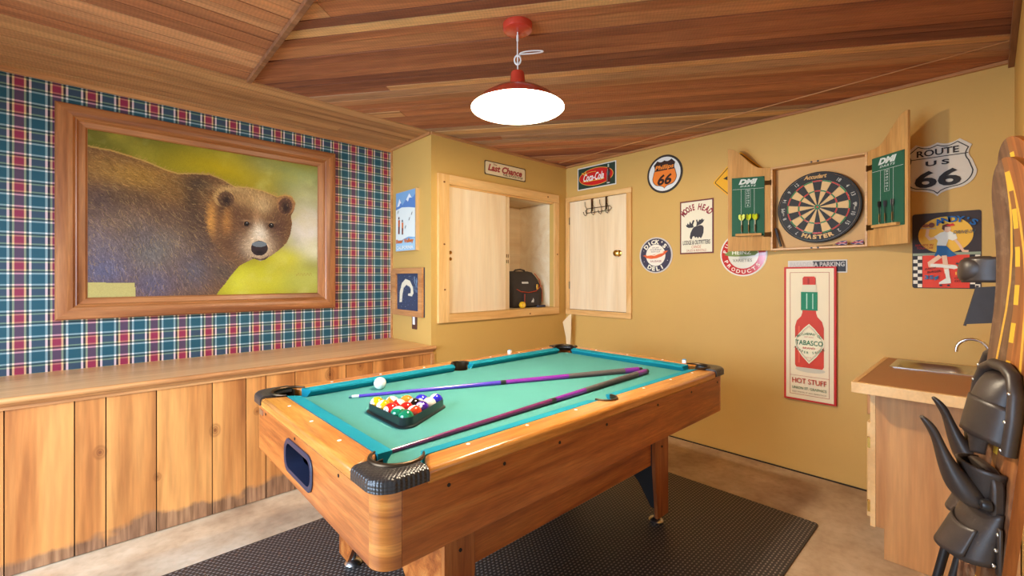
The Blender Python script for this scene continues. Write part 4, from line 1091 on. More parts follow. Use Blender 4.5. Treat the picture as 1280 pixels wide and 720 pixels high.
# ---- small access door on the back wall
dr = thing('door_1', (WB, 2.49, 0.93), 'pale plywood hatch door in a pine casing on the ochre wall', 'door'); dr['kind'] = 'structure'
dy0, dy1, dz0, dz1 = 2.118, 2.862, 0.932, 2.083
di = (2.168, 2.816, 0.983, 2.038)
xw0, xw1 = WB - 0.020, WB - 0.0005
obj('door_casing', B().box(xw0, xw1, dy0, dy1, di[3], dz1).box(xw0, xw1, dy0, dy1, dz0, di[2]), 'pineY', dr, bevel=0.002)
obj('door_casing', B().box(xw0, xw1, dy0, di[0], di[2] + .0005, di[3] - .0005).box(xw0, xw1, di[1], dy1, di[2] + .0005, di[3] - .0005), 'pineZ', dr, bevel=0.002)
obj('door_panel', B().box(WB - 0.012, WB - 0.001, di[0] + 0.004, di[1] - 0.004, di[2] + 0.004, di[3] - 0.004), 'ply', dr, smooth=0)
obj('door_gap', B().box(WB - 0.004, WB - 0.0005, di[0] + 0.0003, di[1] - 0.0003, di[2] + 0.0003, di[3] - 0.0003), 'darkgap', dr, smooth=0)
for z in (1.22, 1.85): obj('hinge', B().tube([(WB - 0.018, di[1] - 0.002, z - 0.035), (WB - 0.018, di[1] - 0.002, z + 0.035)], 0.005, 8), 'antique', dr)
obj('door_knob', B().lathe([(0.001, -0.001), (0.026, -0.001), (0.028, -0.006), (0.020, -0.010), (0.012, -0.014), (0.011, -0.026), (0.022, -0.034), (0.029, -0.046), (0.026, -0.058), (0.012, -0.064), (0.001, -0.065)], (WB - 0.012, 2.243, 1.510), 'X', 28), 'brass', dr, smooth=50)
hk = thing('coat_hook_rack', (WB - 0.012, 2.46, 1.99), 'dark wire over-door hook rack hanging at the top of the hatch door', 'hook rack')
hb = B(); xh = WB - 0.026
for y in (2.535, 2.375): hb.box(xh, xh + 0.002, y - 0.009, y + 0.009, 1.915, 2.032).box(xh, WB - 0.013, y - 0.009, y + 0.009, 2.030, 2.034)
obj('strap', hb, 'bronze', hk, smooth=0)
hb = B()
ys_ = [2.60, 2.585, 2.56, 2.36, 2.32, 2.315]
hb.tube([(xh - 0.003, 2.60, 1.905), (xh - 0.003, 2.605, 1.925), (xh - 0.003, 2.59, 1.945), (xh - 0.003, 2.33, 1.945), (xh - 0.003, 2.315, 1.925), (xh - 0.003, 2.33, 1.905), (xh - 0.003, 2.60, 1.905)], 0.003, 6)
obj('wire_bar', hb, 'bronze', hk, smooth=60)
for y in (2.59, 2.50, 2.42, 2.345):
    obj('hook', B().tube([(xh - 0.008, y + 0.02, 2.012), (xh - 0.016, y + 0.012, 1.975), (xh - 0.010, y, 1.945), (xh - 0.006, y, 1.90), (xh - 0.02, y, 1.878), (xh - 0.038, y + 0.004, 1.885), (xh - 0.045, y + 0.008, 1.905)], 0.003, 6).sphere((xh - 0.045, y + 0.008, 1.907), 0.005, 8, 6), 'bronze', hk, smooth=60)

# ================================================================ SIGNS
def sign(name, fr, outline, label, cat='sign', edge=(90, 80, 70), thick=0.004, mat=None, group=None):
    O, U, V, Nn = fr
    t = thing(name, O, label, cat, group)
    obj('panel', B().prism(outline, 0.0006, thick, fr), mat or colr(*edge), t, smooth=0)
    a = Art((O + Nn * thick, U, V, Nn)); a.t = t
    return a
def box_pts(w, h): return [(-w / 2, -h / 2), (w / 2, -h / 2), (w / 2, h / 2), (-w / 2, h / 2)]
# --- red oval cola sign
a = sign('metal_sign', fr_back(2.501, 2.243), box_pts(0.44, 0.215), 'small dark green metal sign with a red oval and cola bottle above the hatch door', edge=(226, 222, 210))
a.rect(-0.21, -0.098, 0.21, 0.098, (44, 62, 48)); a.ell(-0.005, 0.0, 0.196, 0.083, (232, 172, 70)); a.ell(-0.005, 0.0, 0.190, 0.078, (206, 34, 28))
a.text('Coca-Cola', -0.03, 0.002, 0.235, 0.072, (246, 240, 230), shear=0.35, bold=0.025)
a.line([(-0.155, -0.030), (-0.10, -0.036), (-0.02, -0.034), (0.05, -0.038), (0.09, -0.032)], 0.006, (240, 190, 60)).line([(-0.165, 0.055), (-0.13, 0.03), (-0.12, 0.062)], 0.008, (240, 190, 60))
a.line([(-0.13, 0.042), (-0.05, 0.05), (0.0, 0.046)], 0.004, (240, 200, 80))
a.poly([(0.120, -0.082), (0.156, -0.082), (0.160, -0.04), (0.153, -0.01), (0.160, 0.02), (0.150, 0.045), (0.145, 0.075), (0.132, 0.075), (0.127, 0.045), (0.117, 0.02), (0.124, -0.01), (0.116, -0.04)], (84, 34, 24))
a.rect(0.131, 0.060, 0.146, 0.088, (190, 204, 180)); a.ell(0.138, -0.082, 0.018, 0.006, (196, 200, 190)); a.ell(0.138, 0.004, 0.017, 0.022, (60, 66, 66)); a.line([(0.127, -0.07), (0.125, -0.03), (0.131, 0.045)], 0.003, (200, 190, 170))
a.build(a.t)
# --- orange shield, round
def shield(w, h, n=8):
    """US route shield outline, unit-ish, centred"""
    P1 = [(-0.5, 0.34), (-0.36, 0.46), (-0.30, 0.5)]
    pts = [(-0.29, 0.5)]
    for k in range(1, 6): t = k / 6; pts.append((-0.29 + 0.29 * t, 0.5 - 0.05 * math.sin(PI * t) - 0.015 * t))
    pts.append((0, 0.485))
    for k in range(1, 6): t = k / 6; pts.append((0.29 * t, 0.485 - 0.05 * math.sin(PI * t) + 0.015 * t))
    pts += [(0.29, 0.5), (0.44, 0.36)]
    for k in range(1, 7): t = k / 7; pts.append((0.44 - 0.055 * math.sin(PI * t) + 0.03 * t, 0.36 - 0.30 * t))
    for k in range(0, 9):
        t = k / 8; an = -t * PI * 0.5
        pts.append((0.22 + 0.27 * math.cos(an) + 0.01, -0.10 + 0.27 * math.sin(an) * 1.05))
    pts += [(0.12, -0.41), (0.05, -0.445), (0, -0.5)]
    L_ = [(-x, y) for (x, y) in pts if x > 0.001][::-1]
    R_ = [(x, y) for (x, y) in pts if x >= -0.0005]
    full = R_ + [(-x, y) for (x, y) in R_[::-1] if x > 0.001]
    return [(x * w, y * h) for (x, y) in full]
a = sign('round_metal_sign', fr_back(1.815, 2.146), circ(0.156), 'round white fuel sign with an orange shield and 66, high on the ochre wall', edge=(58, 50, 42), thick=0.005)
a.ell(0, 0, 0.139, 0.139, (226, 228, 224))
s_ = shield(0.215, 0.235); a.poly([(x, y - 0.003) for x, y in s_], (56, 34, 26)); a.poly([(x * 0.955, y * 0.955 - 0.003) for x, y in s_ if True], (236, 128, 44))
top = [(x * 0.97, y * 0.97 - 0.003) for x, y in s_ if y * 0.97 - 0.003 > 0.022]
a.poly(top, (56, 34, 26))
a.text('Phillips', 0.0, 0.052, 0.165, 0.046, (240, 140, 50), shear=0.2, bold=0.03)
a.text('66', 0.002, -0.046, 0.125, 0.088, (50, 28, 20), shear=0.25, bold=0.035)
a.build(a.t)
# --- deli sign
a = sign('round_metal_sign', fr_back(1.894, 1.480), circ(0.150), 'round navy and white sausage deli sign right of the hatch door', edge=(206, 196, 184), thick=0.005)
a.ell(0, 0, 0.138, 0.140, (64, 58, 74)); a.ell(0, 0, 0.088, 0.090, (240, 228, 206))
a.arc("DICK'S", 0, 0, 0.111, 140, 42, 0.036, (244, 234, 206), bold=0.04, wfac=0.95); a.arc('DELI', 0, 0, 0.113, 242, 300, 0.036, (244, 234, 206), bold=0.04, inside=True, wfac=0.95)
for t, y, w in (('STUFF', 0.062, 0.06), ('YOURSELF', 0.046, 0.105), ('WITH OUR', 0.029, 0.085)): a.text(t, 0.0, y, w, 0.011, (90, 66, 80), bold=0.01)
a.poly([(-0.118, -0.002), (-0.098, 0.004), (-0.05, 0.006), (0.0, 0.008), (0.05, 0.018), (0.085, 0.034), (0.112, 0.033), (0.10, 0.024), (0.085, 0.006), (0.055, -0.012), (0.01, -0.026), (-0.04, -0.030), (-0.085, -0.022), (-0.10, -0.008)], (222, 96, 48))
a.line([(-0.08, 0.000), (-0.04, 0.004), (-0.01, -0.001), (0.03, 0.012), (0.07, 0.020)], 0.007, (246, 226, 190)); a.text('SAUSAGE', 0.004, -0.050, 0.10, 0.016, (160, 60, 56), bold=0.01)
for x, y in ((-0.108, 0.04), (0.108, -0.045), (-0.104, -0.052), (0.112, 0.062)): a.ell(x, y, 0.003, 0.003, (210, 206, 200), 10)
a.build(a.t)
# --- moose sign
a = sign('metal_sign', fr_back(1.549, 1.688), box_pts(0.265, 0.418), 'cream lodge sign with a dark moose head and maroon lettering', edge=(112, 52, 48))
a.rect(-0.122, -0.198, 0.122, 0.198, (236, 226, 196))
a.arc('MOOSE', 0, 0.010, 0.1465, 137, 99, 0.050, (150, 44, 54), bold=0.04, wfac=0.40)
a.h = a.h
a.arc('HEAD', 0, 0.010, 0.1465, 79, 43, 0.050, (150, 44, 54), bold=0.04, wfac=0.46)
mo = [(-0.052, -0.078), (-0.046, -0.094), (-0.036, -0.094), (-0.030, -0.076), (-0.018, -0.070), (-0.008, -0.086), (0.002, -0.078), (0.014, -0.090), (0.024, -0.078), (0.036, -0.092), (0.046, -0.076), (0.056, -0.05), (0.058, -0.01), (0.050, 0.006), (0.030, 0.012), (0.006, 0.006), (-0.020, 0.0), (-0.034, -0.020), (-0.046, -0.045)]
a.poly(mo, (62, 58, 60))
a.poly([(-0.030, -0.004), (-0.060, -0.004), (-0.078, 0.006), (-0.084, 0.022), (-0.074, 0.018), (-0.070, 0.034), (-0.058, 0.020), (-0.050, 0.048), (-0.038, 0.026), (-0.026, 0.056), (-0.014, 0.050), (-0.026, 0.018), (-0.020, 0.002)], (62, 58, 60))
a.poly([(0.000, 0.004), (0.004, 0.030), (-0.002, 0.052), (0.006, 0.058), (0.014, 0.036), (0.024, 0.054), (0.036, 0.052), (0.048, 0.062), (0.052, 0.050), (0.064, 0.052), (0.054, 0.032), (0.036, 0.018), (0.018, 0.012)], (62, 58, 60))
a.text('LODGE & OUTFITTERS', 0.0, -0.120, 0.215, 0.034, (66, 50, 50), bold=0.02); a.text('CANOE', 0.0, -0.155, 0.075, 0.022, (196, 90, 52), shear=0.15); a.text('SALES & RENTALS', 0, -0.182, 0.155, 0.018, (180, 90, 66), shear=0.15)
a.build(a.t)
# --- yellow diamond road sign
def rdiam(h, r): 
    return [(math.cos(PI / 4) * x - math.sin(PI / 4) * y, math.sin(PI / 4) * x + math.cos(PI / 4) * y) for x, y in rrect(h * math.sqrt(2), h * math.sqrt(2), r, 4)]
a = sign('road_sign', fr_back(1.225, 2.008), rdiam(0.198, 0.012), 'yellow diamond warning sign half hidden behind the open left dartboard door', edge=(236, 172, 30))
a.line(rdiam(0.182, 0.010) + [rdiam(0.182, 0.010)[0]], 0.005, (50, 38, 20)); a.poly([(-0.12, 0.02), (-0.09, 0.035), (-0.09, 0.005)], (50, 38, 20)); a.build(a.t)
# --- pickle products sign
a = sign('round_metal_sign', fr_back(1.207, 1.462), circ(0.160), 'glossy round red-rimmed food products sign showing a green pickle under the dartboard door', edge=(228, 222, 206))
M['glossred'] = plain('gloss_red_print', C(198, 52, 50), 0.12, coat=0.8); M['glosscream'] = plain('gloss_cream_print', C(226, 220, 200), 0.12, coat=0.8)
a.ell(0, 0, 0.150, 0.150, 'glossred'); a.ell(0, 0, 0.104, 0.104, 'glosscream')
a.poly([(-0.130, 0.0), (-0.115, 0.014), (-0.08, 0.032), (-0.02, 0.044), (0.05, 0.042), (0.09, 0.026), (0.10, 0.008), (0.08, -0.010), (0.02, -0.016), (-0.05, -0.016), (-0.10, -0.012)], (122, 140, 66))
a.text('HEINZ', -0.01, 0.012, 0.13, 0.028, (236, 232, 210), bold=0.02); a.text('VARIETIES', -0.005, -0.045, 0.13, 0.022, (110, 104, 90), bold=0.01)
a.arc('PRODUCTS', 0, 0, 0.127, 205, 322, 0.026, (240, 232, 214), bold=0.02, inside=True, wfac=0.95); a.arc('PURE FOOD', 0, 0, 0.127, 170, 20, 0.026, (240, 232, 214), bold=0.02, wfac=0.9)
a.build(a.t)
# --- parking plate
a = sign('street_sign', fr_back(0.7605, 1.3645), box_pts(0.323, 0.081), 'narrow black and white parking plate poking out behind the pepper sauce sign', edge=(214, 210, 200), thick=0.004)
a.rect(-0.155, -0.034, 0.155, 0.034, (52, 52, 56)); a.rect(-0.155, -0.034, -0.02, 0.034, (206, 200, 190))
a.text('PASADENA PARKING', 0.0, 0.013, 0.298, 0.030, (190, 186, 178), bold=0.03); a.build(a.t)
# --- pepper sauce sign
a = sign('metal_sign', fr_back(0.796, 0.924), box_pts(0.288, 0.878), 'tall cream pepper sauce bottle sign with a red edge, left of the sink counter', edge=(196, 40, 34), thick=0.022)
a.rect(-0.132, -0.428, 0.132, 0.428, (240, 222, 184)); a.frame(-0.108, -0.40, 0.108, 0.402, 0.003, (176, 96, 66))
bt = [(-0.072, -0.22), (0.072, -0.22), (0.080, -0.205), (0.080, 0.045), (0.070, 0.085), (0.045, 0.115), (0.038, 0.14), (0.038, 0.16), (-0.038, 0.16), (-0.038, 0.14), (-0.045, 0.115), (-0.070, 0.085), (-0.080, 0.045), (-0.080, -0.205)]
a.ell(0.005, -0.232, 0.082, 0.018, (206, 196, 170)); a.poly(bt, (204, 62, 40)); a.rect(-0.062, -0.19, -0.052, 0.05, (222, 92, 62)); a.rect(-0.046, 0.155, 0.046, 0.275, (24, 128, 88))
a.rect(-0.016, 0.165, -0.010, 0.265, (180, 216, 190)); a.rect(0.018, 0.165, 0.023, 0.265, (180, 216, 190))
a.poly([(-0.042, 0.276), (0.042, 0.276), (0.038, 0.325), (-0.038, 0.325)], (226, 216, 184)); a.poly([(-0.036, 0.322), (0.036, 0.322), (0.036, 0.365), (0.028, 0.376), (-0.028, 0.376), (-0.036, 0.365)], (204, 58, 40)); a.rect(-0.008, 0.326, 0.002, 0.366, (160, 40, 30))
dia = [(0, 0.068), (0.030, 0.038), (0.079, -0.030), (0.084, -0.055), (0.079, -0.080), (0.040, -0.145), (0.0, -0.192), (-0.040, -0.145), (-0.079, -0.080), (-0.084, -0.055), (-0.079, -0.030), (-0.030, 0.038)]
a.poly(dia, (240, 228, 190)); dd = [(x * 0.9, -0.06 + (y + 0.06) * 0.9) for x, y in dia]; a.line(dd + [dd[0]], 0.0018, (60, 120, 80)); dd = [(x * 0.84, -0.06 + (y + 0.06) * 0.84) for x, y in dia]; a.line(dd + [dd[0]], 0.0012, (200, 80, 60))
a.text('TABASCO', 0, -0.056, 0.152, 0.032, (30, 104, 66), bold=0.015); a.text('BRAND', 0, -0.090, 0.068, 0.012, (196, 70, 50), bold=0.02)
a.arc("McILHENNY CO", 0, -0.115, 0.118, 122, 58, 0.015, (40, 104, 66), bold=0.01, wfac=0.75); a.arc('PEPPER SAUCE', 0, 0.0, 0.120, 230, 310, 0.015, (40, 104, 66), bold=0.01, inside=True, wfac=0.75)
a.text('HOT SAUCE', 0, -0.018, 0.05, 0.008, (200, 80, 60)); a.text('U.S.A.', 0, -0.150, 0.03, 0.008, (200, 80, 60))
a.line([(-0.108, -0.275), (0.108, -0.275)], 0.002, (176, 96, 66)); a.text('HOT STUFF', 0, -0.308, 0.19, 0.034, (190, 66, 44), bold=0.012)
a.text('UNION ST. GRAPHICS', 0, -0.355, 0.19, 0.017, (90, 122, 90), bold=0.01); a.text('2222 UNION ST SAN FRANCISCO', 0, -0.382, 0.19, 0.009, (150, 120, 90))
a.build(a.t)
# --- route shield
a = sign('route_shield_sign', fr_back(0.196, 1.893), shield(0.302, 0.300), 'white shield shaped highway route sign right of the dartboard', edge=(214, 204, 186), thick=0.006)
s_ = shield(0.302, 0.300); li = [(x * 0.90, y * 0.90) for x, y in s_]; a.line(li + [li[0]], 0.0045, (40, 36, 34))
a.line([(-0.118, 0.066), (0.118, 0.066)], 0.004, (40, 36, 34)); a.text('ROUTE', 0, 0.094, 0.168, 0.036, (40, 36, 34), bold=0.02); a.text('US', 0, 0.034, 0.095, 0.028, (40, 36, 34), bold=0.03, space=1.5); a.text('66', 0, -0.052, 0.185, 0.094, (40, 36, 34), bold=0.03)
a.build(a.t)
# --- drive-in sign
a = sign('metal_sign', fr_back(0.164, 1.4415), rrect(0.270, 0.418, 0.012), 'dark drive-in sign with a roller-skating waitress, below the route shield', edge=(60, 48, 46))
a.ell(-0.002, 0.085, 0.108, 0.100, (240, 186, 66)); a.rect(-0.133, -0.012, 0.133, -0.026, (150, 160, 132)); a.rect(-0.092, -0.205, 0.092, -0.026, (226, 66, 42))
for i in range(2):
    for j in range(9):
        for x0 in (-0.131, 0.094):
            a.a.flat([(x0 + i * 0.0185, -0.204 + j * 0.0195), (x0 + (i + 1) * 0.0185, -0.204 + j * 0.0195), (x0 + (i + 1) * 0.0185, -0.204 + (j + 1) * 0.0195), (x0 + i * 0.0185, -0.204 + (j + 1) * 0.0195)], a.h, a.fr, a.mi((236, 226, 204) if (i + j) % 2 else (44, 38, 38)))
a.up()
sk, wh_, bl = (232, 190, 156), (232, 230, 214), (38, 100, 150)
a.line([(-0.070, 0.118), (-0.075, 0.085), (-0.062, 0.065), (-0.03, 0.075)], 0.013, sk); a.line([(0.03, 0.07), (0.055, 0.025), (0.068, -0.006), (0.085, -0.008)], 0.011, sk)
a.poly([(-0.045, 0.078), (-0.02, 0.098), (0.012, 0.108), (0.040, 0.088), (0.046, 0.062), (0.028, 0.052), (0.012, 0.060), (0.002, 0.024), (-0.034, 0.030), (-0.030, 0.055)], wh_)
a.ell(0.005, 0.118, 0.016, 0.02, sk, 20, 0.3); a.poly([(-0.014, 0.118), (-0.012, 0.138), (0.008, 0.146), (0.028, 0.140), (0.018, 0.128), (-0.002, 0.128), (-0.004, 0.108)], (96, 50, 30)); a.poly([(0.0, 0.138), (0.03, 0.146), (0.036, 0.132), (0.012, 0.130)], (206, 50, 40))
a.poly([(-0.034, 0.028), (0.004, 0.024), (0.020, 0.0), (0.044, -0.028), (0.02, -0.036), (-0.044, -0.030), (-0.034, 0.002)], bl)
a.line([(-0.025, -0.035), (-0.060, -0.068), (-0.058, -0.082), (-0.01, -0.084), (0.03, -0.090)], 0.021, sk); a.line([(-0.004, -0.034), (0.002, -0.09), (0.006, -0.120)], 0.020, sk)
a.line([(-0.055, -0.080), (-0.01, -0.086), (0.030, -0.094)], 0.016, wh_); a.poly([(0.02, -0.08), (0.042, -0.084), (0.05, -0.098), (0.032, -0.104)], wh_); a.line([(0.005, -0.108), (0.012, -0.165)], 0.016, wh_); a.poly([(0.0, -0.155), (0.02, -0.155), (0.022, -0.18), (-0.026, -0.185), (-0.024, -0.175)], wh_)
for x, y in ((-0.018, -0.192), (0.012, -0.192), (0.046, -0.074), (0.058, -0.092)): a.ell(x, y, 0.006, 0.006, (70, 60, 60), 12)
a.line([(-0.098, 0.128), (-0.040, 0.122)], 0.006, (190, 170, 140)); a.ell(-0.078, 0.140, 0.014, 0.009, (146, 84, 50), 16); a.ell(-0.055, 0.142, 0.012, 0.014, (120, 66, 44), 16)
a.arc("ANDY'S", 0.03, 0.02, 0.148, 112, 58, 0.033, (30, 96, 156), bold=0.035, wfac=1.0); a.text('DRIVE-IN', 0.072, 0.096, 0.084, 0.018, (70, 92, 96), shear=0.3, bold=0.01)
a.text('SERVICE IN', -0.085, 0.032, 0.075, 0.012, (186, 50, 36), shear=0.2, bold=0.01); a.text('YOUR CAR', -0.082, 0.016, 0.066, 0.012, (186, 50, 36), shear=0.2, bold=0.01)
a.text('JUICY', -0.060, -0.100, 0.05, 0.012, (60, 30, 26), shear=0.2, bold=0.02, rot=0.15); a.text('BURGER', -0.046, -0.116, 0.055, 0.012, (60, 30, 26), shear=0.2, bold=0.02, rot=0.15); a.text('35¢', -0.055, -0.150, 0.058, 0.028, (34, 110, 150), bold=0.04)
a.text('10¢', 0.058, -0.128, 0.038, 0.020, (244, 196, 70), bold=0.03); a.text('CHEESE', 0.060, -0.152, 0.05, 0.010, (60, 30, 26), shear=0.2, bold=0.02); a.text('EXTRA', 0.055, -0.168, 0.04, 0.010, (60, 30, 26), shear=0.2, bold=0.02)
a.build(a.t)
# --- last chance sign (closet wall)
a = sign('tin_sign', fr_face(2.578, 2.220), rrect(0.480, 0.120, 0.012), 'cream and red fuel and food stop sign above the sliding cabinet', edge=(96, 74, 48))
a.poly(rrect(0.464, 0.104, 0.016), (232, 212, 168)); a.text('The', -0.125, 0.036, 0.045, 0.016, (140, 66, 54), shear=0.3, bold=0.02)
a.text('Last Chance', -0.005, 0.006, 0.40, 0.058, (164, 52, 50), shear=0.3, bold=0.04); a.text('FUEL & FOOD STOP', 0.085, -0.034, 0.235, 0.020, (84, 66, 46), bold=0.03)
a.build(a.t)
# --- ski poster & chalkboard (closet side)
a = sign('ski_poster', fr_side(3.204, 1.752), box_pts(0.325, 0.488), 'narrow mounted ski resort poster with snowy slope beside the tartan wall', 'poster', edge=(206, 168, 116), thick=0.028)
a.rect(-0.158, -0.240, 0.150, 0.240, (126, 168, 206)); a.poly([(-0.158, 0.12), (-0.10, 0.19), (-0.05, 0.13), (0.0, 0.17), (0.06, 0.215), (0.11, 0.17), (0.150, 0.20), (0.150, 0.06), (-0.158, 0.06)], (92, 132, 190))
a.poly([(-0.14, 0.125), (-0.10, 0.19), (-0.07, 0.15), (-0.09, 0.15), (-0.10, 0.13)], (226, 232, 236)); a.poly([(0.01, 0.17), (0.06, 0.215), (0.10, 0.175), (0.06, 0.18), (0.04, 0.15)], (226, 232, 236))
a.poly([(-0.158, 0.10), (-0.06, 0.115), (0.05, 0.105), (0.150, 0.09), (0.150, -0.14), (0.05, -0.13), (-0.158, -0.17)], (226, 232, 224)); a.rect(-0.158, -0.240, 0.150, -0.15, (166, 200, 220))
for (x, y, s_, c) in ((-0.105, -0.02, 1, (196, 92, 40)), (-0.045, -0.04, 0.85, (220, 120, 50))):
    a.poly([(x - 0.012 * s_, y - 0.02 * s_), (x + 0.014 * s_, y - 0.02 * s_), (x + 0.016 * s_, y + 0.035 * s_), (x - 0.014 * s_, y + 0.035 * s_)], c); a.poly([(x - 0.012 * s_, y - 0.08 * s_), (x + 0.012 * s_, y - 0.08 * s_), (x + 0.014 * s_, y - 0.02 * s_), (x - 0.012 * s_, y - 0.02 * s_)], (120, 60, 46)); a.ell(x, y + 0.05 * s_, 0.01 * s_, 0.012 * s_, (80, 56, 56), 12)
for (x, y) in ((0.06, 0.0), (0.10, 0.04), (0.0, -0.06), (-0.12, 0.07)): a.line([(x, y), (x + 0.012, y + 0.02)], 0.006, (80, 80, 90))
a.text('Bear Valley', -0.005, -0.166, 0.28, 0.042, (222, 116, 46), bold=0.03); a.text('CALIFORNIA', -0.005, -0.215, 0.27, 0.028, (240, 244, 240), bold=0.03)
a.build(a.t)
a = sign('framed_chalk_drawing', fr_side(3.192, 1.178), box_pts(0.470, 0.386), 'oak framed dark chalk picture with a pale arched shape above the light switch', 'picture', edge=(60, 60, 72), thick=0.012)
a.rect(-0.18, -0.15, 0.18, 0.15, (58, 66, 88))
a.poly([(-0.14, -0.09), (-0.135, 0.0), (-0.10, 0.07), (-0.04, 0.105), (0.03, 0.09), (0.075, 0.04), (0.085, -0.01), (0.06, -0.035), (0.0, -0.03), (0.0, -0.015), (0.04, -0.01), (0.045, 0.02), (0.02, 0.045), (-0.03, 0.055), (-0.07, 0.03), (-0.09, -0.02), (-0.10, -0.085)], (226, 214, 184))
rq = random.Random(3)
for k in range(90):
    x, y = rq.uniform(-0.17, 0.17), rq.uniform(-0.14, 0.14); l = rq.uniform(0.004, 0.018); a.a.flat([(x, y), (x + l, y + rq.uniform(-.003, .003)), (x + l, y + 0.004)], a.h, a.fr, a.mi(rq.choice([(110, 130, 160), (150, 150, 160), (80, 100, 150)])))
for k in range(30):
    x, y = rq.uniform(0.09, 0.15), rq.uniform(-0.02, 0.12); a.a.flat([(x, y), (x + 0.004, y), (x + 0.004, y + 0.02), (x, y + 0.02)], a.h, a.fr, a.mi((150, 170, 190)))
a.build(a.t)
fb = B()
O_, U_, V_, N_ = fr_side(3.192, 1.178)
for (x0, x1, y0, y1) in ((-0.235, 0.235, 0.148, 0.193), (-0.235, 0.235, -0.193, -0.148), (-0.235, -0.18, -0.148, 0.148), (0.18, 0.235, -0.148, 0.148)):
    fb.prism([(x0, y0), (x1, y0), (x1, y1), (x0, y1)], 0.0125, 0.030, (O_, U_, V_, N_))
obj('picture_frame', fb, 'trimY', a.t, smooth=0)
sw = thing('light_switch', (WN, 3.107, 0.945), 'brown wall switch plate with a white toggle under the chalk picture', 'light switch')
fr = fr_side(3.107, 0.940)
obj('plate', B().prism(rrect(0.075, 0.115, 0.006), 0.0005, 0.006, fr), colr(92, 58, 44), sw, bevel=0.0015); obj('toggle', B().prism(rrect(0.030, 0.065, 0.004), 0.006, 0.013, (fr[0] + VZ * 0.012, fr[1], fr[2], fr[3])), 'white', sw, bevel=0.002)
# pale wooden stick in the corner behind the table
st = thing('wooden_paddle', (3.27, 2.74, 0), 'pale shaped wooden stick standing in the corner behind the pool table', 'stick')
pts = [(-0.022, 0.0), (-0.022, 0.62), (-0.030, 0.72), (-0.055, 0.84), (-0.06, 0.865), (0.0, 0.93), (0.022, 0.945), (0.022, 0.80), (0.014, 0.66), (0.016, 0.0)]
obj('shaft', B().prism([(x, z + 0.0) for x, z in pts], 0, 0.022, (Vector((3.30, 2.76, 0.002)), Rv, VZ, Vector((-CY_, -SY_, 0)))), colr(240, 214, 168), st, bevel=0.004)
# ================================================================ DARTBOARD CABINET
dc = thing('dartboard_cabinet', (WB, 0.748, 1.476), 'open light oak dartboard cabinet with scalloped doors on the ochre wall', 'dartboard cabinet')
cy0, cy1, cz0, cz1, cxf = 0.490, 1.005, 1.476, 2.035, 3.310
b = B().box(cxf, WB - 0.001, cy0, cy0 + 0.012, cz0, cz1).box(cxf, WB - 0.001, cy1 - 0.012, cy1, cz0, cz1).box(cxf, WB - 0.001, cy0 + 0.012, cy1 - 0.012, cz0, cz0 + 0.012).box(cxf, WB - 0.001, cy0 + 0.012, cy1 - 0.012, cz1 - 0.012, cz1)
obj('case', b, 'dartoakY', dc, bevel=0.001)
obj('back_panel', B().box(WB - 0.010, WB - 0.001, cy0 + 0.012, cy1 - 0.012, cz0 + 0.012, cz1 - 0.012), colr(206, 160, 100), dc, smooth=0)
for (y, z) in ((0.735, cz1), (0.77, cz1), (0.735, cz0), (0.77, cz0)):
    obj('magnet_catch', B().prism(circ(0.006, 10, 0, 0), 0, 0.002, (Vector((cxf - 0.0002, y, z + (-0.006 if z > 1.7 else 0.006))), -VY, VZ, -VX)), 'black', dc, smooth=0)
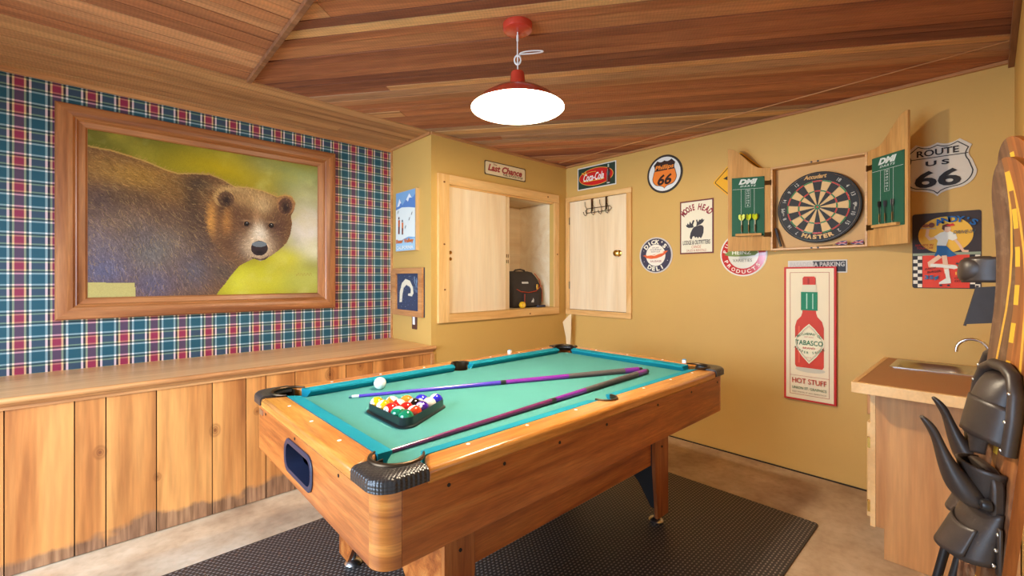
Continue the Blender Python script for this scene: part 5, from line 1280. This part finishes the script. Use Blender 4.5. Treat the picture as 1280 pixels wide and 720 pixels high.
def dartdoor(hinge, outer, side):
    H_, O_ = Vector((*hinge, 0)), Vector((*outer, 0)); d = (O_ - H_); w = d.length; d.normalize()
    nrm = Vector((d.y, -d.x, 0))
    if nrm.x > 0: nrm = -nrm
    base = H_ + VZ * cz0
    h0, h1 = cz1 - cz0, 2.190 - cz0
    top = [(w, h1)] + [(w * (1 - k / 16), h0 + 0.004 + (h1 - h0 - 0.004) * (0.5 + 0.5 * math.cos(PI * k / 13)) if k < 13 else h0 + 0.004 * (16 - k) / 3) for k in range(1, 17)]
    pts = [(0, 0), (w, 0)] + top
    door = obj('door', B().prism(pts, -0.016, 0.0, (base, d, VZ, nrm)), 'dartoak', dc, bevel=0.002)
    # scoreboard, reading left to right in the room
    rt = d if side < 0 else -d
    g0, g1 = (0.037, 0.235)
    sO = base + d * ((g0 + g1) / 2) + VZ * ((1.578 + 1.982) / 2 - cz0)
    gw, gh = g1 - g0, 1.982 - 1.578
    fr = (sO, rt, VZ, nrm)
    sb_ = obj('scoreboard', B().prism(box_pts(gw, gh), 0.0, 0.005, fr), colr(44, 96, 72), door, smooth=0)
    a = Art((sO + nrm * 0.005, rt, VZ, nrm)); wt = (214, 222, 214)
    a.text('DMI', 0.0, gh / 2 - 0.030, 0.115, 0.036, wt, shear=0.3, bold=0.06); a.text('DARTS', 0.0, gh / 2 - 0.060, 0.095, 0.012, wt, shear=0.3, bold=0.02, space=1.3)
    a.line([(-gw / 2 + 0.004, gh / 2 - 0.080), (gw / 2 - 0.004, gh / 2 - 0.080)], 0.0016, wt); a.line([(-0.042, gh / 2 - 0.08), (-0.042, -gh / 2 + 0.03)], 0.0016, wt); a.line([(0.038, gh / 2 - 0.08), (0.038, -gh / 2 + 0.03)], 0.0016, wt)
    a.frame(-0.016, gh / 2 - 0.205, 0.014, gh / 2 - 0.085, 0.0014, wt)
    for k, n_ in enumerate(('20', '19', '18', '17', '16', '15', 'B')): a.text(n_, -0.001, gh / 2 - 0.094 - k * 0.0165, 0.016 if len(n_) > 1 else 0.008, 0.010, wt, bold=0.01)
    for (x, y) in ((-1, -1), (1, -1), (1, 1), (-1, 1)): a.ell(x * (gw / 2 - 0.007), y * (gh / 2 - 0.007), 0.0025, 0.0025, (40, 36, 30), 8)
    a.build(sb_, 'ruled_lines')
    obj('dart_shelf', B().prism([(-0.078, 0.0), (0.078, 0.0), (0.078, 0.016), (-0.078, 0.016)], 0.0052, 0.030, (sO - VZ * gh / 2, rt, VZ, nrm)), 'dartoakY', door, bevel=0.001)
    for z in (1.585, 1.935):
        obj('hinge', B().prism(box_pts(0.040, 0.030), 0, 0.002, (H_ + VZ * z + d * 0.022, d, VZ, nrm)).tube([H_ + VZ * (z - 0.018) + nrm * 0.003, H_ + VZ * (z + 0.018) + nrm * 0.003], 0.004, 8), 'antique', door, smooth=40)
    return (sO - VZ * (gh / 2 - 0.016), rt, nrm)
DL = dartdoor((cxf, cy1), (3.200, 1.240), 1)
DR = dartdoor((cxf, cy0), (3.150, 0.297), -1)
M['flight_g'] = plain('yellow_green_flight', C(196, 206, 40), 0.35); M['flight_k'] = plain('dark_flight', C(34, 26, 24), 0.4)
def dart(frame, off, flight, label, group, hscale=1.0):
    O_, U_, N_ = frame
    base = O_ + U_ * off + N_ * 0.018
    t = thing('dart', base, label, 'dart', group)
    obj('point', B().lathe([(0.0004, -0.014), (0.0012, 0.0), (0.0012, 0.012)], base, n=8, caps=True), 'steel', t)
    obj('barrel', B().lathe([(0.001, 0.012), (0.003, 0.014), (0.0036, 0.03), (0.0036, 0.052), (0.0028, 0.060), (0.001, 0.061)], base, n=12), 'antique', t, smooth=40)
    obj('shaft', B().lathe([(0.001, 0.061), (0.0024, 0.062), (0.0022, 0.10), (0.001, 0.101)], base, n=8), colr(206, 190, 150) if flight == 'flight_g' else 'black', t, smooth=40)
    fb_ = B(); pr = [(0, 0.090), (0.008, 0.092), (0.020, 0.106), (0.021, 0.128), (0.012, 0.134), (0.003, 0.126), (0, 0.128)]
    if flight == 'flight_k': pr = [(x * 0.35, z) for x, z in pr]
    for k in range(4):
        an = math.radians(45 + 90 * k + off * 500)
        dv = U_ * math.cos(an) + N_ * math.sin(an)
        fb_.prism(pr, -0.0003, 0.0003, (base, dv, VZ, dv.cross(VZ)))
    obj('flight', fb_, flight, t, smooth=0)
for k, off in enumerate((-0.040, 0.002, 0.042)):
    dart(DL, off, 'flight_g', 'dart with yellow-green flight standing on the left door shelf, ' + ('leftmost', 'middle', 'rightmost')[k] + ' of three', 'yellow-green flighted darts on the left door')
for k, off in enumerate((-0.038, -0.002, 0.042)):
    dart(DR, off, 'flight_k', 'dark slim dart standing on the right door shelf, ' + ('leftmost', 'middle', 'rightmost')[k] + ' of three', 'dark darts on the right door')
# the board itself
db = thing('dartboard', (3.378, 0.745, 1.742), 'round bristle dartboard with black and tan wedges hanging in the cabinet', 'dartboard')
fr = (Vector((3.378, 0.745, 1.742)), -VY, VZ, -VX)
RBd = 0.2255
obj('rim', B().prism(circ(RBd, 72), 0.0, 0.038, fr), colr(26, 24, 24), db, bevel=0.002)
ffr = (fr[0] - VX * 0.0384, fr[1], fr[2], fr[3])
mats = [colr(30, 27, 27, 0.7), colr(214, 176, 120, 0.8), colr(196, 50, 46, 0.7), colr(30, 120, 66, 0.7)]
fb_ = B(); O_, U_, V_, N_ = ffr
def sect(r0, r1, a0, a1, mi, n=4):
    p = [(r1 * math.cos(a0 + (a1 - a0) * k / n), r1 * math.sin(a0 + (a1 - a0) * k / n)) for k in range(n + 1)] + [(r0 * math.cos(a1 - (a1 - a0) * k / n), r0 * math.sin(a1 - (a1 - a0) * k / n)) for k in range(n + 1)]
    fb_.flat(p, 0.0006, ffr, mi)
for s in range(20):
    a0 = PI / 2 + (s - 0.5) * PI / 10; a1 = a0 + PI / 10; dk = s % 2 == 0
    sect(0.0159, 0.099, a0, a1, 0 if dk else 1); sect(0.099, 0.107, a0, a1, 2 if dk else 3); sect(0.107, 0.162, a0, a1, 0 if dk else 1); sect(0.162, 0.170, a0, a1, 2 if dk else 3)
    sect(0.0064, 0.0159, a0, a1, 3)
fb_.flat(circ(0.0064, 16), 0.0006, ffr, 2)
obj('scoring_face', fb_, mats, db, smooth=0)
wb_ = B()
for r in (0.0064, 0.0159, 0.099, 0.107, 0.162, 0.170): wb_.tube([fr[0] - VX * 0.0395 + U_ * (r * math.cos(t)) + V_ * (r * math.sin(t)) for t in [2 * PI * k / 60 for k in range(61)]], 0.0006, 4)
for s in range(20):
    t = PI / 2 + (s - 0.5) * PI / 10; c, d = math.cos(t), math.sin(t)
    wb_.tube([fr[0] - VX * 0.0395 + U_ * (0.0159 * c) + V_ * (0.0159 * d), fr[0] - VX * 0.0395 + U_ * (0.170 * c) + V_ * (0.170 * d)], 0.0006, 4)
wb_.tube([fr[0] - VX * 0.040 + U_ * (0.215 * math.cos(t)) + V_ * (0.215 * math.sin(t)) for t in [2 * PI * k / 60 for k in range(61)]], 0.0009, 5)
obj('wire_spider', wb_, 'steel', db, smooth=60)
a = Art(ffr); a.h = 0.0012
seq = [20, 1, 18, 4, 13, 6, 10, 15, 2, 17, 3, 19, 7, 16, 8, 11, 14, 9, 12, 5]
for k, n_ in enumerate(seq):
    if n_ in (20, 1, 5, 17, 3, 19): continue
    t = PI / 2 - k * PI / 10; a.text(str(n_), 0.193 * math.cos(t), 0.193 * math.sin(t), 0.020 if n_ > 9 else 0.011, 0.021, (214, 208, 196), bold=0.0, rot=t - PI / 2)
a.text('Accudart', -0.012, 0.196, 0.125, 0.028, (206, 160, 96), shear=0.3, bold=0.03); a.arc('MASTER', 0, 0, 0.190, 248, 292, 0.027, (214, 172, 110), bold=0.05, inside=True, wfac=0.95)
for sx in (-1, 1): a.ell(sx * 0.196, -0.005, 0.006, 0.015, (170, 164, 150), 14); a.ell(sx * 0.190, -0.028, 0.004, 0.012, (150, 144, 130), 12)
a.build(db, 'printed_marks')
# things in the bottom of the cabinet
mk_ = thing('marker_pen', (3.345, 0.965, cz0 + 0.014), 'black marker pen leaning in the lower left corner of the dartboard cabinet', 'pen')
p0, p1 = Vector((3.335, 0.950, cz0 + 0.024)), Vector((3.352, 0.986, cz0 + 0.150))
obj('barrel', B().tube([p0, p0.lerp(p1, 0.55)], 0.008, 12), 'blackplastic', mk_, smooth=40); obj('cap', B().tube([p0.lerp(p1, 0.56), p1], [0.009, 0.0075], 12), colr(60, 60, 66), mk_, smooth=40)
def lying_dart(y, label, c1):
    t = thing('dart', (3.335, y, cz0 + 0.020), label, 'dart', 'union flag flighted darts in the cabinet floor')
    z = cz0 + 0.0165
    obj('barrel', B().tube([(3.34, y + 0.14, z), (3.34, y + 0.09, z + 0.001)], [0.001, 0.0034], 10).tube([(3.34, y + 0.09, z + .001), (3.34, y + 0.05, z + 0.004)], 0.0034, 10), 'antique', t, smooth=40)
    fr_ = (Vector((3.335, y, z + 0.012)), -VY, VZ, -VX)
    fl = obj('flight', B().prism([(-0.04, -0.004), (-0.02, -0.012), (0.02, -0.012), (0.026, 0.004), (0.02, 0.016), (-0.012, 0.012)], 0, 0.001, fr_), c1, t, smooth=0)
    aa = Art((fr_[0] - VX * 0.001, fr_[1], fr_[2], fr_[3])); aa.line([(-0.018, -0.008), (0.020, 0.012)], 0.005, (220, 214, 210)).line([(-0.014, 0.008), (0.02, -0.010)], 0.005, (220, 214, 210)).line([(-0.018, -0.008), (0.020, 0.012)], 0.002, (190, 40, 40)).line([(-0.014, 0.008), (0.02, -0.010)], 0.002, (190, 40, 40)).line([(-0.03, 0.0), (0.022, 0.003)], 0.004, (196, 44, 44))
    aa.build(fl)
lying_dart(0.535, 'union flag flighted dart on the cabinet floor, right hand one of two', colr(50, 50, 90))
lying_dart(0.615, 'union flag flighted dart on the cabinet floor, left hand one under the board', colr(50, 50, 90))

# ================================================================ SINK UNIT
sk_ = thing('sink_cabinet', (3.0, 0.14, 0), 'small plywood sink base cabinet with door and drawer facing left in the corner', 'cabinet')
PX = 2.625
obj('side_panel', B().prism([(0.358, 0.14), (0.358, 0.774), (YR + 0.004, 0.774), (YR + 0.004, 0.002), (0.328, 0.002), (0.328, 0.14)], 0, 0.016, (Vector((PX, 0, 0)), VY, VZ, VX)), 'cabply', sk_, smooth=0)
obj('carcass', B().box(PX + 0.017, WB - 0.008, YR + 0.01, 0.335, 0.14, 0.65).box(PX + 0.017, WB - 0.008, YR + 0.01, 0.32, 0.002, 0.139), 'cabply', sk_, smooth=0)
obj('face_frame', B().box(PX - 0.001, PX + 0.045, 0.3585, 0.378, 0.135, 0.774).box(WB - 0.05, WB - 0.008, 0.3585, 0.378, 0.135, 0.774).box(PX + 0.0455, WB - 0.0505, 0.3585, 0.378, 0.735, 0.774).box(PX + 0.0455, WB - 0.0505, 0.3585, 0.378, 0.6, 0.64), 'maple', sk_, bevel=0.001)
dd_ = obj('door', B().box(PX + 0.05, WB - 0.05, 0.379, 0.398, 0.155, 0.605), 'maple', sk_, bevel=0.004)
for z in (0.212, 0.512): obj('hinge', B().box(PX + 0.028, PX + 0.049, 0.3785, 0.392, z - 0.024, z + 0.024).tube([(PX + 0.049, 0.392, z - 0.024), (PX + 0.049, 0.392, z + 0.024)], 0.004, 8), 'brass', dd_, smooth=30)
obj('drawer_front', B().box(PX + 0.05, WB - 0.05, 0.379, 0.398, 0.64, 0.745), 'cabply', sk_, bevel=0.004)
ct = thing('sink_countertop', (2.92, 0.17, 0.775), 'brown laminate countertop with a pale wood edge band and small steel sink', 'countertop')
CXa, CYa, ZT = 2.475, 0.424, 0.822
SX0, SX1, SYa, SYb = 3.045, 3.345, 0.045, 0.350
b = B().box(CXa + 0.02, SX0, YR + 0.002, CYa - 0.02, 0.776, ZT).box(SX1, WB - 0.001, YR + 0.002, CYa - 0.02, 0.776, ZT).box(SX0, SX1, YR + 0.002, SYa, 0.776, ZT).box(SX0, SX1, SYb, CYa - 0.02, 0.776, ZT)
obj('worktop', b, 'laminate', ct, smooth=0)
obj('edge_band', B().box(CXa, CXa + 0.0195, YR + 0.002, CYa, 0.776, ZT + 0.0005).box(CXa + 0.0195, WB - 0.001, CYa - 0.0195, CYa, 0.776, ZT + 0.0005), 'maple', ct, bevel=0.0015)
ccx, ccy = (SX0 + SX1) / 2, (SYa + SYb) / 2
sw_, sh2 = SX1 - SX0, SYb - SYa
def rr3(w, h, r, z): return [Vector((ccx + p[0], ccy + p[1], z)) for p in rrect(w, h, r, 8)]
b = B().rings([rr3(sw_ + 0.02, sh2 + 0.02, 0.02, ZT + 0.0005), rr3(sw_ + 0.02, sh2 + 0.02, 0.02, ZT + 0.003), rr3(sw_ - 0.01, sh2 - 0.01, 0.06, ZT + 0.004), rr3(sw_ - 0.05, sh2 - 0.03, 0.09, ZT - 0.004), rr3(sw_ - 0.07, sh2 - 0.05, 0.09, ZT - 0.05), rr3(sw_ - 0.10, sh2 - 0.08, 0.08, ZT - 0.11), rr3(sw_ - 0.14, sh2 - 0.12, 0.06, ZT - 0.125), rr3(0.02, 0.02, 0.009, ZT - 0.13)], caps=False)
sn = obj('sink_basin', b, 'steel', ct, smooth=60)
fc = thing('faucet', (3.19, -0.035, ZT), 'chrome gooseneck faucet with a clear handle behind the water skis', 'faucet')
fxp, fyp = 3.15, 0.002
gp = [(fxp, fyp, ZT + 0.004), (fxp, fyp, ZT + 0.11)] + [(fxp, fyp + 0.056 - 0.056 * math.cos(t), ZT + 0.11 + 0.055 * math.sin(t)) for t in [PI * k / 12 * 0.98 for k in range(1, 13)]] + [(fxp, fyp + 0.113, ZT + 0.098)]
obj('spout', B().tube(gp, 0.0075, 14).lathe([(0.001, 0.004), (0.024, 0.004), (0.024, 0.012), (0.014, 0.02), (0.012, 0.04), (0.001, 0.041)], (fxp, fyp, ZT), n=20), 'chrome', fc, smooth=50)
obj('handle', B().lathe([(0.001, 0.005), (0.008, 0.005), (0.008, 0.02), (0.016, 0.026), (0.020, 0.045), (0.017, 0.058), (0.001, 0.060)], (fxp - 0.055, fyp + 0.005, ZT), n=10), 'glass', fc, smooth=30)

# ================================================================ WATER SKIS
def ski_mat(name, base, edge, stripe=True):
    m, N, L, P = newmat(name)
    uvn = N.new('ShaderNodeUVMap'); uvn.uv_map = 'grain'
    sep = N.new('ShaderNodeSeparateXYZ'); L.new(uvn.outputs[0], sep.inputs[0])
    mp = N.new('ShaderNodeMapping'); mp.inputs['Scale'].default_value = (1, 0.05, 1); L.new(uvn.outputs[0], mp.inputs[0])
    n1 = N.new('ShaderNodeTexNoise'); n1.inputs['Scale'].default_value = 70; n1.inputs['Detail'].default_value = 4; L.new(mp.outputs[0], n1.inputs[0])
    n2 = N.new('ShaderNodeTexNoise'); n2.inputs['Scale'].default_value = 30; n2.inputs['Detail'].default_value = 8; n2.inputs['Roughness'].default_value = 0.7; L.new(uvn.outputs[0], n2.inputs[0])
    dark = ramp(N, L, n1.outputs['Fac'], [(0.3, C(66, 40, 28)), (0.5, C(100, 66, 46)), (0.7, C(128, 90, 64))])
    scuff = ramp(N, L, n2.outputs['Fac'], [(0.5, (0, 0, 0, 1)), (0.68, (1, 1, 1, 1))])
    if stripe:
        au = math_node(N, L, 'ABSOLUTE', sep.outputs[0])
        warm = ramp(N, L, n1.outputs['Fac'], [(0.3, C(120, 62, 28)), (0.55, C(172, 98, 42)), (0.75, C(206, 132, 62))])
        scuffed = mixc(N, L, math_node(N, L, 'MULTIPLY', scuff, 0.35), dark, C(176, 148, 118))
        # left half worn brown, right half warm varnished
        side = ramp(N, L, math_node(N, L, 'ADD', math_node(N, L, 'MULTIPLY', sep.outputs[0], -20), 0.62), [(0.62, (0, 0, 0, 1)), (0.8, (1, 1, 1, 1))])
        hi = ramp(N, L, sep.outputs[1], [(0.9, (0.15, 0.15, 0.15, 1)), (1.0, (0.85, 0.85, 0.85, 1))])
        col = mixc(N, L, math_node(N, L, 'MULTIPLY', side, hi), scuffed, warm)
        top = math_node(N, L, 'SUBTRACT', 1.53, sep.outputs[1])
        vv = math_node(N, L, 'ABSOLUTE', math_node(N, L, 'SUBTRACT', au, math_node(N, L, 'MULTIPLY', top, 0.10)))
        vmask = math_node(N, L, 'MULTIPLY', math_node(N, L, 'LESS_THAN', vv, 0.0035), math_node(N, L, 'LESS_THAN', au, 0.05))
        col = mixc(N, L, vmask, col, C(236, 176, 60))
        inl = math_node(N, L, 'LESS_THAN', au, 0.0075)
        chk = math_node(N, L, 'LESS_THAN', math_node(N, L, 'FRACT', math_node(N, L, 'MULTIPLY', sep.outputs[1], 14.5)), 0.52)
        col = mixc(N, L, inl, col, mixc(N, L, chk, C(150, 92, 46), C(238, 186, 52)))
    else: col = dark if base is None else base
    L.new(col, P.inputs['Base Color']); P.inputs['Roughness'].default_value = 0.35
    return m
M['ski'] = ski_mat('inlaid_ski_wood', None, None)
M['ski_edge'] = wood('ski_edge_lamination', [C(140, 74, 30), C(180, 104, 46), C(204, 130, 66)], 'Z', 26, 0.4)
def make_ski(base, hgt, wdir, lean, cx, label, facemat, edgemat, half=0.074, curl=0.45):
    """base height ground=0; spine Y(z) leans onto the right wall, the tip curls out"""
    Wd = Vector((wdir[0], wdir[1], 0)).normalized(); Nd = Vector((-Wd.y, Wd.x, 0))
    def spine(z):
        y = lean[0] + lean[1] * z
        if z > hgt - 0.30: y += curl * (z - (hgt - 0.30)) ** 2
        return Vector((cx, y, z))
    t = thing('water_ski', (cx, lean[0], 0), label, 'water ski')
    ns = 44; zs = [0.004 + (hgt - 0.124) * k / 26 for k in range(26)] + [hgt - 0.12 + 0.12 * math.sin(PI / 2 * k / 18) for k in range(19)]; ns = len(zs) - 1
    def hw(z):
        tt = max(0, (z - (hgt - 0.11)) / 0.11); w = half * math.sqrt(max(0.0, 1 - tt ** 2.3))
        bt = max(0, (0.25 - z) / 0.25); return max(0.004, w * (1 - 0.35 * bt))
    b = B(); rs = []; us = []
    th = 0.017
    for z in zs:
        p = spine(z); h = hw(z); thz = th * (0.6 if z > hgt - 0.1 else 1)
        sec = [(-h, 0), (-h * 0.5, 0), (0, 0), (h * 0.5, 0), (h, 0), (h, -thz), (0, -thz), (-h, -thz)]
        rs.append([p + Wd * a_ + Nd * n_ for a_, n_ in sec]); us.append([(a_, z) for a_, n_ in sec])
    b.rings(rs)
    b.m = [0 if True else 1 for _ in b.f]
    n = 8
    for i in range(ns):
        for j in range(n):
            b.m[i * n + j] = 1 if j in (4, 7) else 0
    o = obj('board', b, [facemat, edgemat], t, smooth=35)
    uv = o.data.uv_layers.new(name='grain'); flat_us = [q for r in us for q in r]
    for lp_ in o.data.loops: uv.data[lp_.index].uv = flat_us[lp_.vertex_index]
    return t, (lambda s, w, n_: spine(s) + Wd * w + Nd * n_)
M['boot'] = plain('worn_black_rubber', C(60, 49, 42), 0.42, bump=0.15, bscale=45, var=0.18, vscale=20)
M['bootin'] = plain('rubber_inside', C(20, 18, 17), 0.6)
def arch(P_, s0, s1, a, bfun, name, par, ns=12, nt=18, t0=0.0, t1=PI, slant=0.0, th=0.004, mat='boot', wo=0.0, n0=0.002):
    b = B(); vs = []; fs = []
    for i in range(ns + 1):
        k = i / ns
        aa, bb = bfun(k)
        for j in range(nt + 1):
            t = t0 + (t1 - t0) * j / nt
            n_ = n0 + bb * math.sin(t) ** 0.85 if math.sin(t) > 0 else n0
            s = s0 + (s1 - s0) * k + slant * n_
            vs.append(P_(s, wo + a * aa * math.cos(t), n_))
    for i in range(ns):
        for j in range(nt):
            q = i * (nt + 1) + j; fs.append((q, q + 1, q + nt + 2, q + nt + 1))
    b.add(vs, fs)
    return obj(name, b, mat, par, smooth=60, solid=th)
def loft(P_, secs, name, par, mat='boot', n=14, perp=False):
    """secs: (s, w, n, halfwidth along w, halfthick, tilt)"""
    rs = []
    for i, (s, w, nn, hw_, ht, tl) in enumerate(secs):
        if perp: tl += PI / 2
        ring = []
        for k in range(n):
            t = 2 * PI * k / n; c, d = math.cos(t), math.sin(t)
            c2 = math.copysign(abs(c) ** 0.75, c); d2 = math.copysign(abs(d) ** 0.75, d)
            ring.append(P_(s + ht * d2 * math.cos(tl), w + hw_ * c2, nn + ht * d2 * math.sin(tl)))
        rs.append(ring)
    o = obj(name, B().rings(rs), mat, par, smooth=60, sub=1)
    return o
def bindings(P_, t, z1, sc=1.0, full=True):
    """z1: height of the toe hood's open mouth"""
    q = lambda k: math.sqrt(max(0.0, 1 - k ** 2.2))
    # base flange following the hood outline
    rim = []
    for k in range(0, 31):
        an = -0.25 * PI + 1.5 * PI * k / 30
        rim.append(None)
    pts = [(z1 - 0.012, 0.066), (z1 + 0.05, 0.068), (z1 + 0.09, 0.064), (z1 + 0.122, 0.048), (z1 + 0.134, 0.02), (z1 + 0.134, -0.02), (z1 + 0.122, -0.048), (z1 + 0.09, -0.064), (z1 + 0.05, -0.068), (z1 - 0.012, -0.066)]
    bd_ = thing_b = obj('binding_rim', B().tube([P_(s, w, 0.010) for s, w in pts], 0.0105 * sc, 10), 'boot', t, smooth=60)
    hood = arch(P_, z1, z1 + 0.122, 0.058, lambda k: (0.98 * (0.55 + 0.45 * q(k)), 0.038 * q(k) + 0.002), 'toe_hood', t, slant=0.1)
    arch(P_, z1 - 0.008, z1 + 0.062, 0.0625, lambda k: (1.0, 0.043 - 0.008 * k), 'toe_strap', t, ns=8, slant=0.35, th=0.005)
    arch(P_, z1 - 0.030, z1 + 0.005, 0.030, lambda k: (0.45 + 0.5 * k, 0.030 + 0.006 * k), 'toe_tongue', hood, ns=8, t0=0.15 * PI, t1=0.85 * PI)
    for k_ in range(3):
        for sgn in (-1, 1):
            obj('rivet', B().sphere(P_(z1 - 0.005 + 0.05 * k_, sgn * 0.064, 0.0185), 0.0038, 8, 6), 'steel', bd_, smooth=60)
    # heel piece with long pull tab
    z2 = z1 - 0.075
    hp = obj('heel_plate', B().prism([(p[0], p[1]) for p in rrect(0.115, 0.095, 0.03, 5)], 0.0005, 0.017, (P_(z2 - 0.022, 0, 0), (P_(0.5, 1, 0) - P_(0.5, 0, 0)), VZ, (P_(0.5, 0, 1) - P_(0.5, 0, 0)))), 'boot', t, bevel=0.004)
    arch(P_, z2 - 0.062, z2 + 0.022, 0.050, lambda k: (0.65 + 0.40 * k, 0.034 * math.sqrt(max(0.04, k)) + 0.010), 'heel_cup', t, slant=0.10, th=0.005)
    loft(P_, [(z2 - 0.050, 0, 0.016, 0.046, 0.016, 0.6), (z2 - 0.036, 0, 0.030, 0.046, 0.022, 0.6), (z2 - 0.014, 0, 0.046, 0.040, 0.020, 0.7), (z2 + 0.010, 0, 0.062, 0.030, 0.013, 0.8), (z2 + 0.038, 0, 0.074, 0.021, 0.009, 0.7), (z2 + 0.062, 0, 0.083, 0.017, 0.0065, 0.6), (z2 + 0.080, 0, 0.092, 0.016, 0.0075, 0.7), (z2 + 0.094, 0, 0.103, 0.013, 0.005, 0.9), (z2 + 0.101, 0, 0.111, 0.006, 0.003, 1.0)], 'heel_pull_tab', t, perp=True)
    kn_ = obj('knob', B().lathe([(0.001, 0), (0.011, 0), (0.011, 0.008), (0.008, 0.012), (0.001, 0.013)], (0, 0, 0), 'Z', 16, M4=Matrix.Translation(P_(z2 - 0.035, -0.052, 0.018)) @ (P_(0.5, 0, 1) - P_(0.5, 0, 0)).to_track_quat('Z', 'Y').to_matrix().to_4x4()), 'blackplastic', hp, smooth=40)
    if full:
        z3 = z1 - 0.215
        rs_ = arch(P_, z3, z3 + 0.095, 0.060, lambda k: (1.0, 0.047 - 0.032 * k ** 1.5), 'rear_toe_loop', t, ns=10, slant=-0.25, th=0.005)
        arch(P_, z3 + 0.010, z3 + 0.060, 0.057, lambda k: (1.0, 0.060 - 0.022 * k), 'rear_toe_cuff', t, ns=8, slant=-0.25, t0=0.20 * PI, t1=0.80 * PI, th=0.005)
        for sgn in (-1, 1):
            pl_ = obj('side_plate', B().prism(box_pts(0.016, 0.085), 0.0005, 0.006, (P_(z3 + 0.030, sgn * 0.064, 0.0), (P_(0.5, 1, 0) - P_(0.5, 0, 0)), VZ, (P_(0.5, 0, 1) - P_(0.5, 0, 0)))), 'boot', t, bevel=0.002)
            for dz in (0.0, 0.028, 0.056): obj('rivet', B().sphere(P_(z3 + 0.004 + dz, sgn * 0.064, 0.007), 0.0038, 8, 6), 'steel', pl_, smooth=60)
WD = (0.937, 0.348)
skA, PA = make_ski(0, 1.510, WD, (0.084, -0.094), 1.211, 'nearest wooden water ski with yellow block inlay and black rubber bindings at the right wall', 'ski', 'ski_edge')
bindings(PA, skA, 0.995)
skB, PB = make_ski(0, 1.585, WD, (0.073, -0.088), 1.392, 'second wooden water ski, its striped tip rising behind the nearest one', 'ski', 'ski_edge')
bindings(PB, skB, 1.00)
M['blackski'] = plain('black_ski', C(26, 22, 20), 0.45)
skC, PCk = make_ski(0, 1.655, (0.98, 0.2), (0.045, -0.062), 1.76, 'dark water ski hidden behind the wooden pair, only its rubber binding sticking out', 'blackski', 'blackski', curl=0.0)
arch(PCk, 1.278, 1.345, 0.060, lambda k: (1.0, 0.088 - 0.01 * abs(k - .5)), 'toe_hood', skC, ns=8, th=0.006)
loft(PCk, [(1.315, 0.0, 0.02, 0.055, 0.036, 0.0), (1.314, 0.0, 0.06, 0.052, 0.038, 0.0), (1.313, 0.0, 0.088, 0.040, 0.034, 0.0), (1.312, 0, 0.098, 0.020, 0.024, 0.0)], 'toe_block', skC)
obj('heel_flap', B().prism([(0.004, 1.27), (0.058, 1.265), (0.078, 1.165), (0.004, 1.175)], -0.045, -0.035, (Vector((1.76, -0.035, 0)), VY, VZ, VX)).tube([(1.722, 0.022, 1.27), (1.722, 0.046, 1.16)], 0.003, 6), 'boot', skC, smooth=30)
# ski poles
def pole(x, y0, dx, label):
    top = Vector((x + dx, y0 - 0.187 * 1.30, 1.30)); bot = Vector((x, y0, 0.004)); d = (top - bot)
    t = thing('ski_pole', bot, label, 'ski pole', 'black ski poles')
    obj('shaft', B().tube([bot, bot + d * 0.88], [0.0085, 0.011], 12), 'blackplastic', t, smooth=50)
    obj('grip', B().tube([bot + d * 0.885, bot + d * 0.93, bot + d], [0.014, 0.016, 0.015], 12), 'black', t, smooth=50)
    obj('basket', B().lathe([(0.012, 0.0), (0.030, 0.004), (0.030, 0.008), (0.012, 0.008)], bot + d * 0.07, n=20), 'blackplastic', t, smooth=30)
pole(1.62, 0.187, 0.0, 'black ski pole leaning behind the water ski bindings, the left one')
pole(1.54, 0.163, 0.0, 'black ski pole leaning behind the water ski bindings, the right one nearer the ski')

bpy.context.view_layer.update()
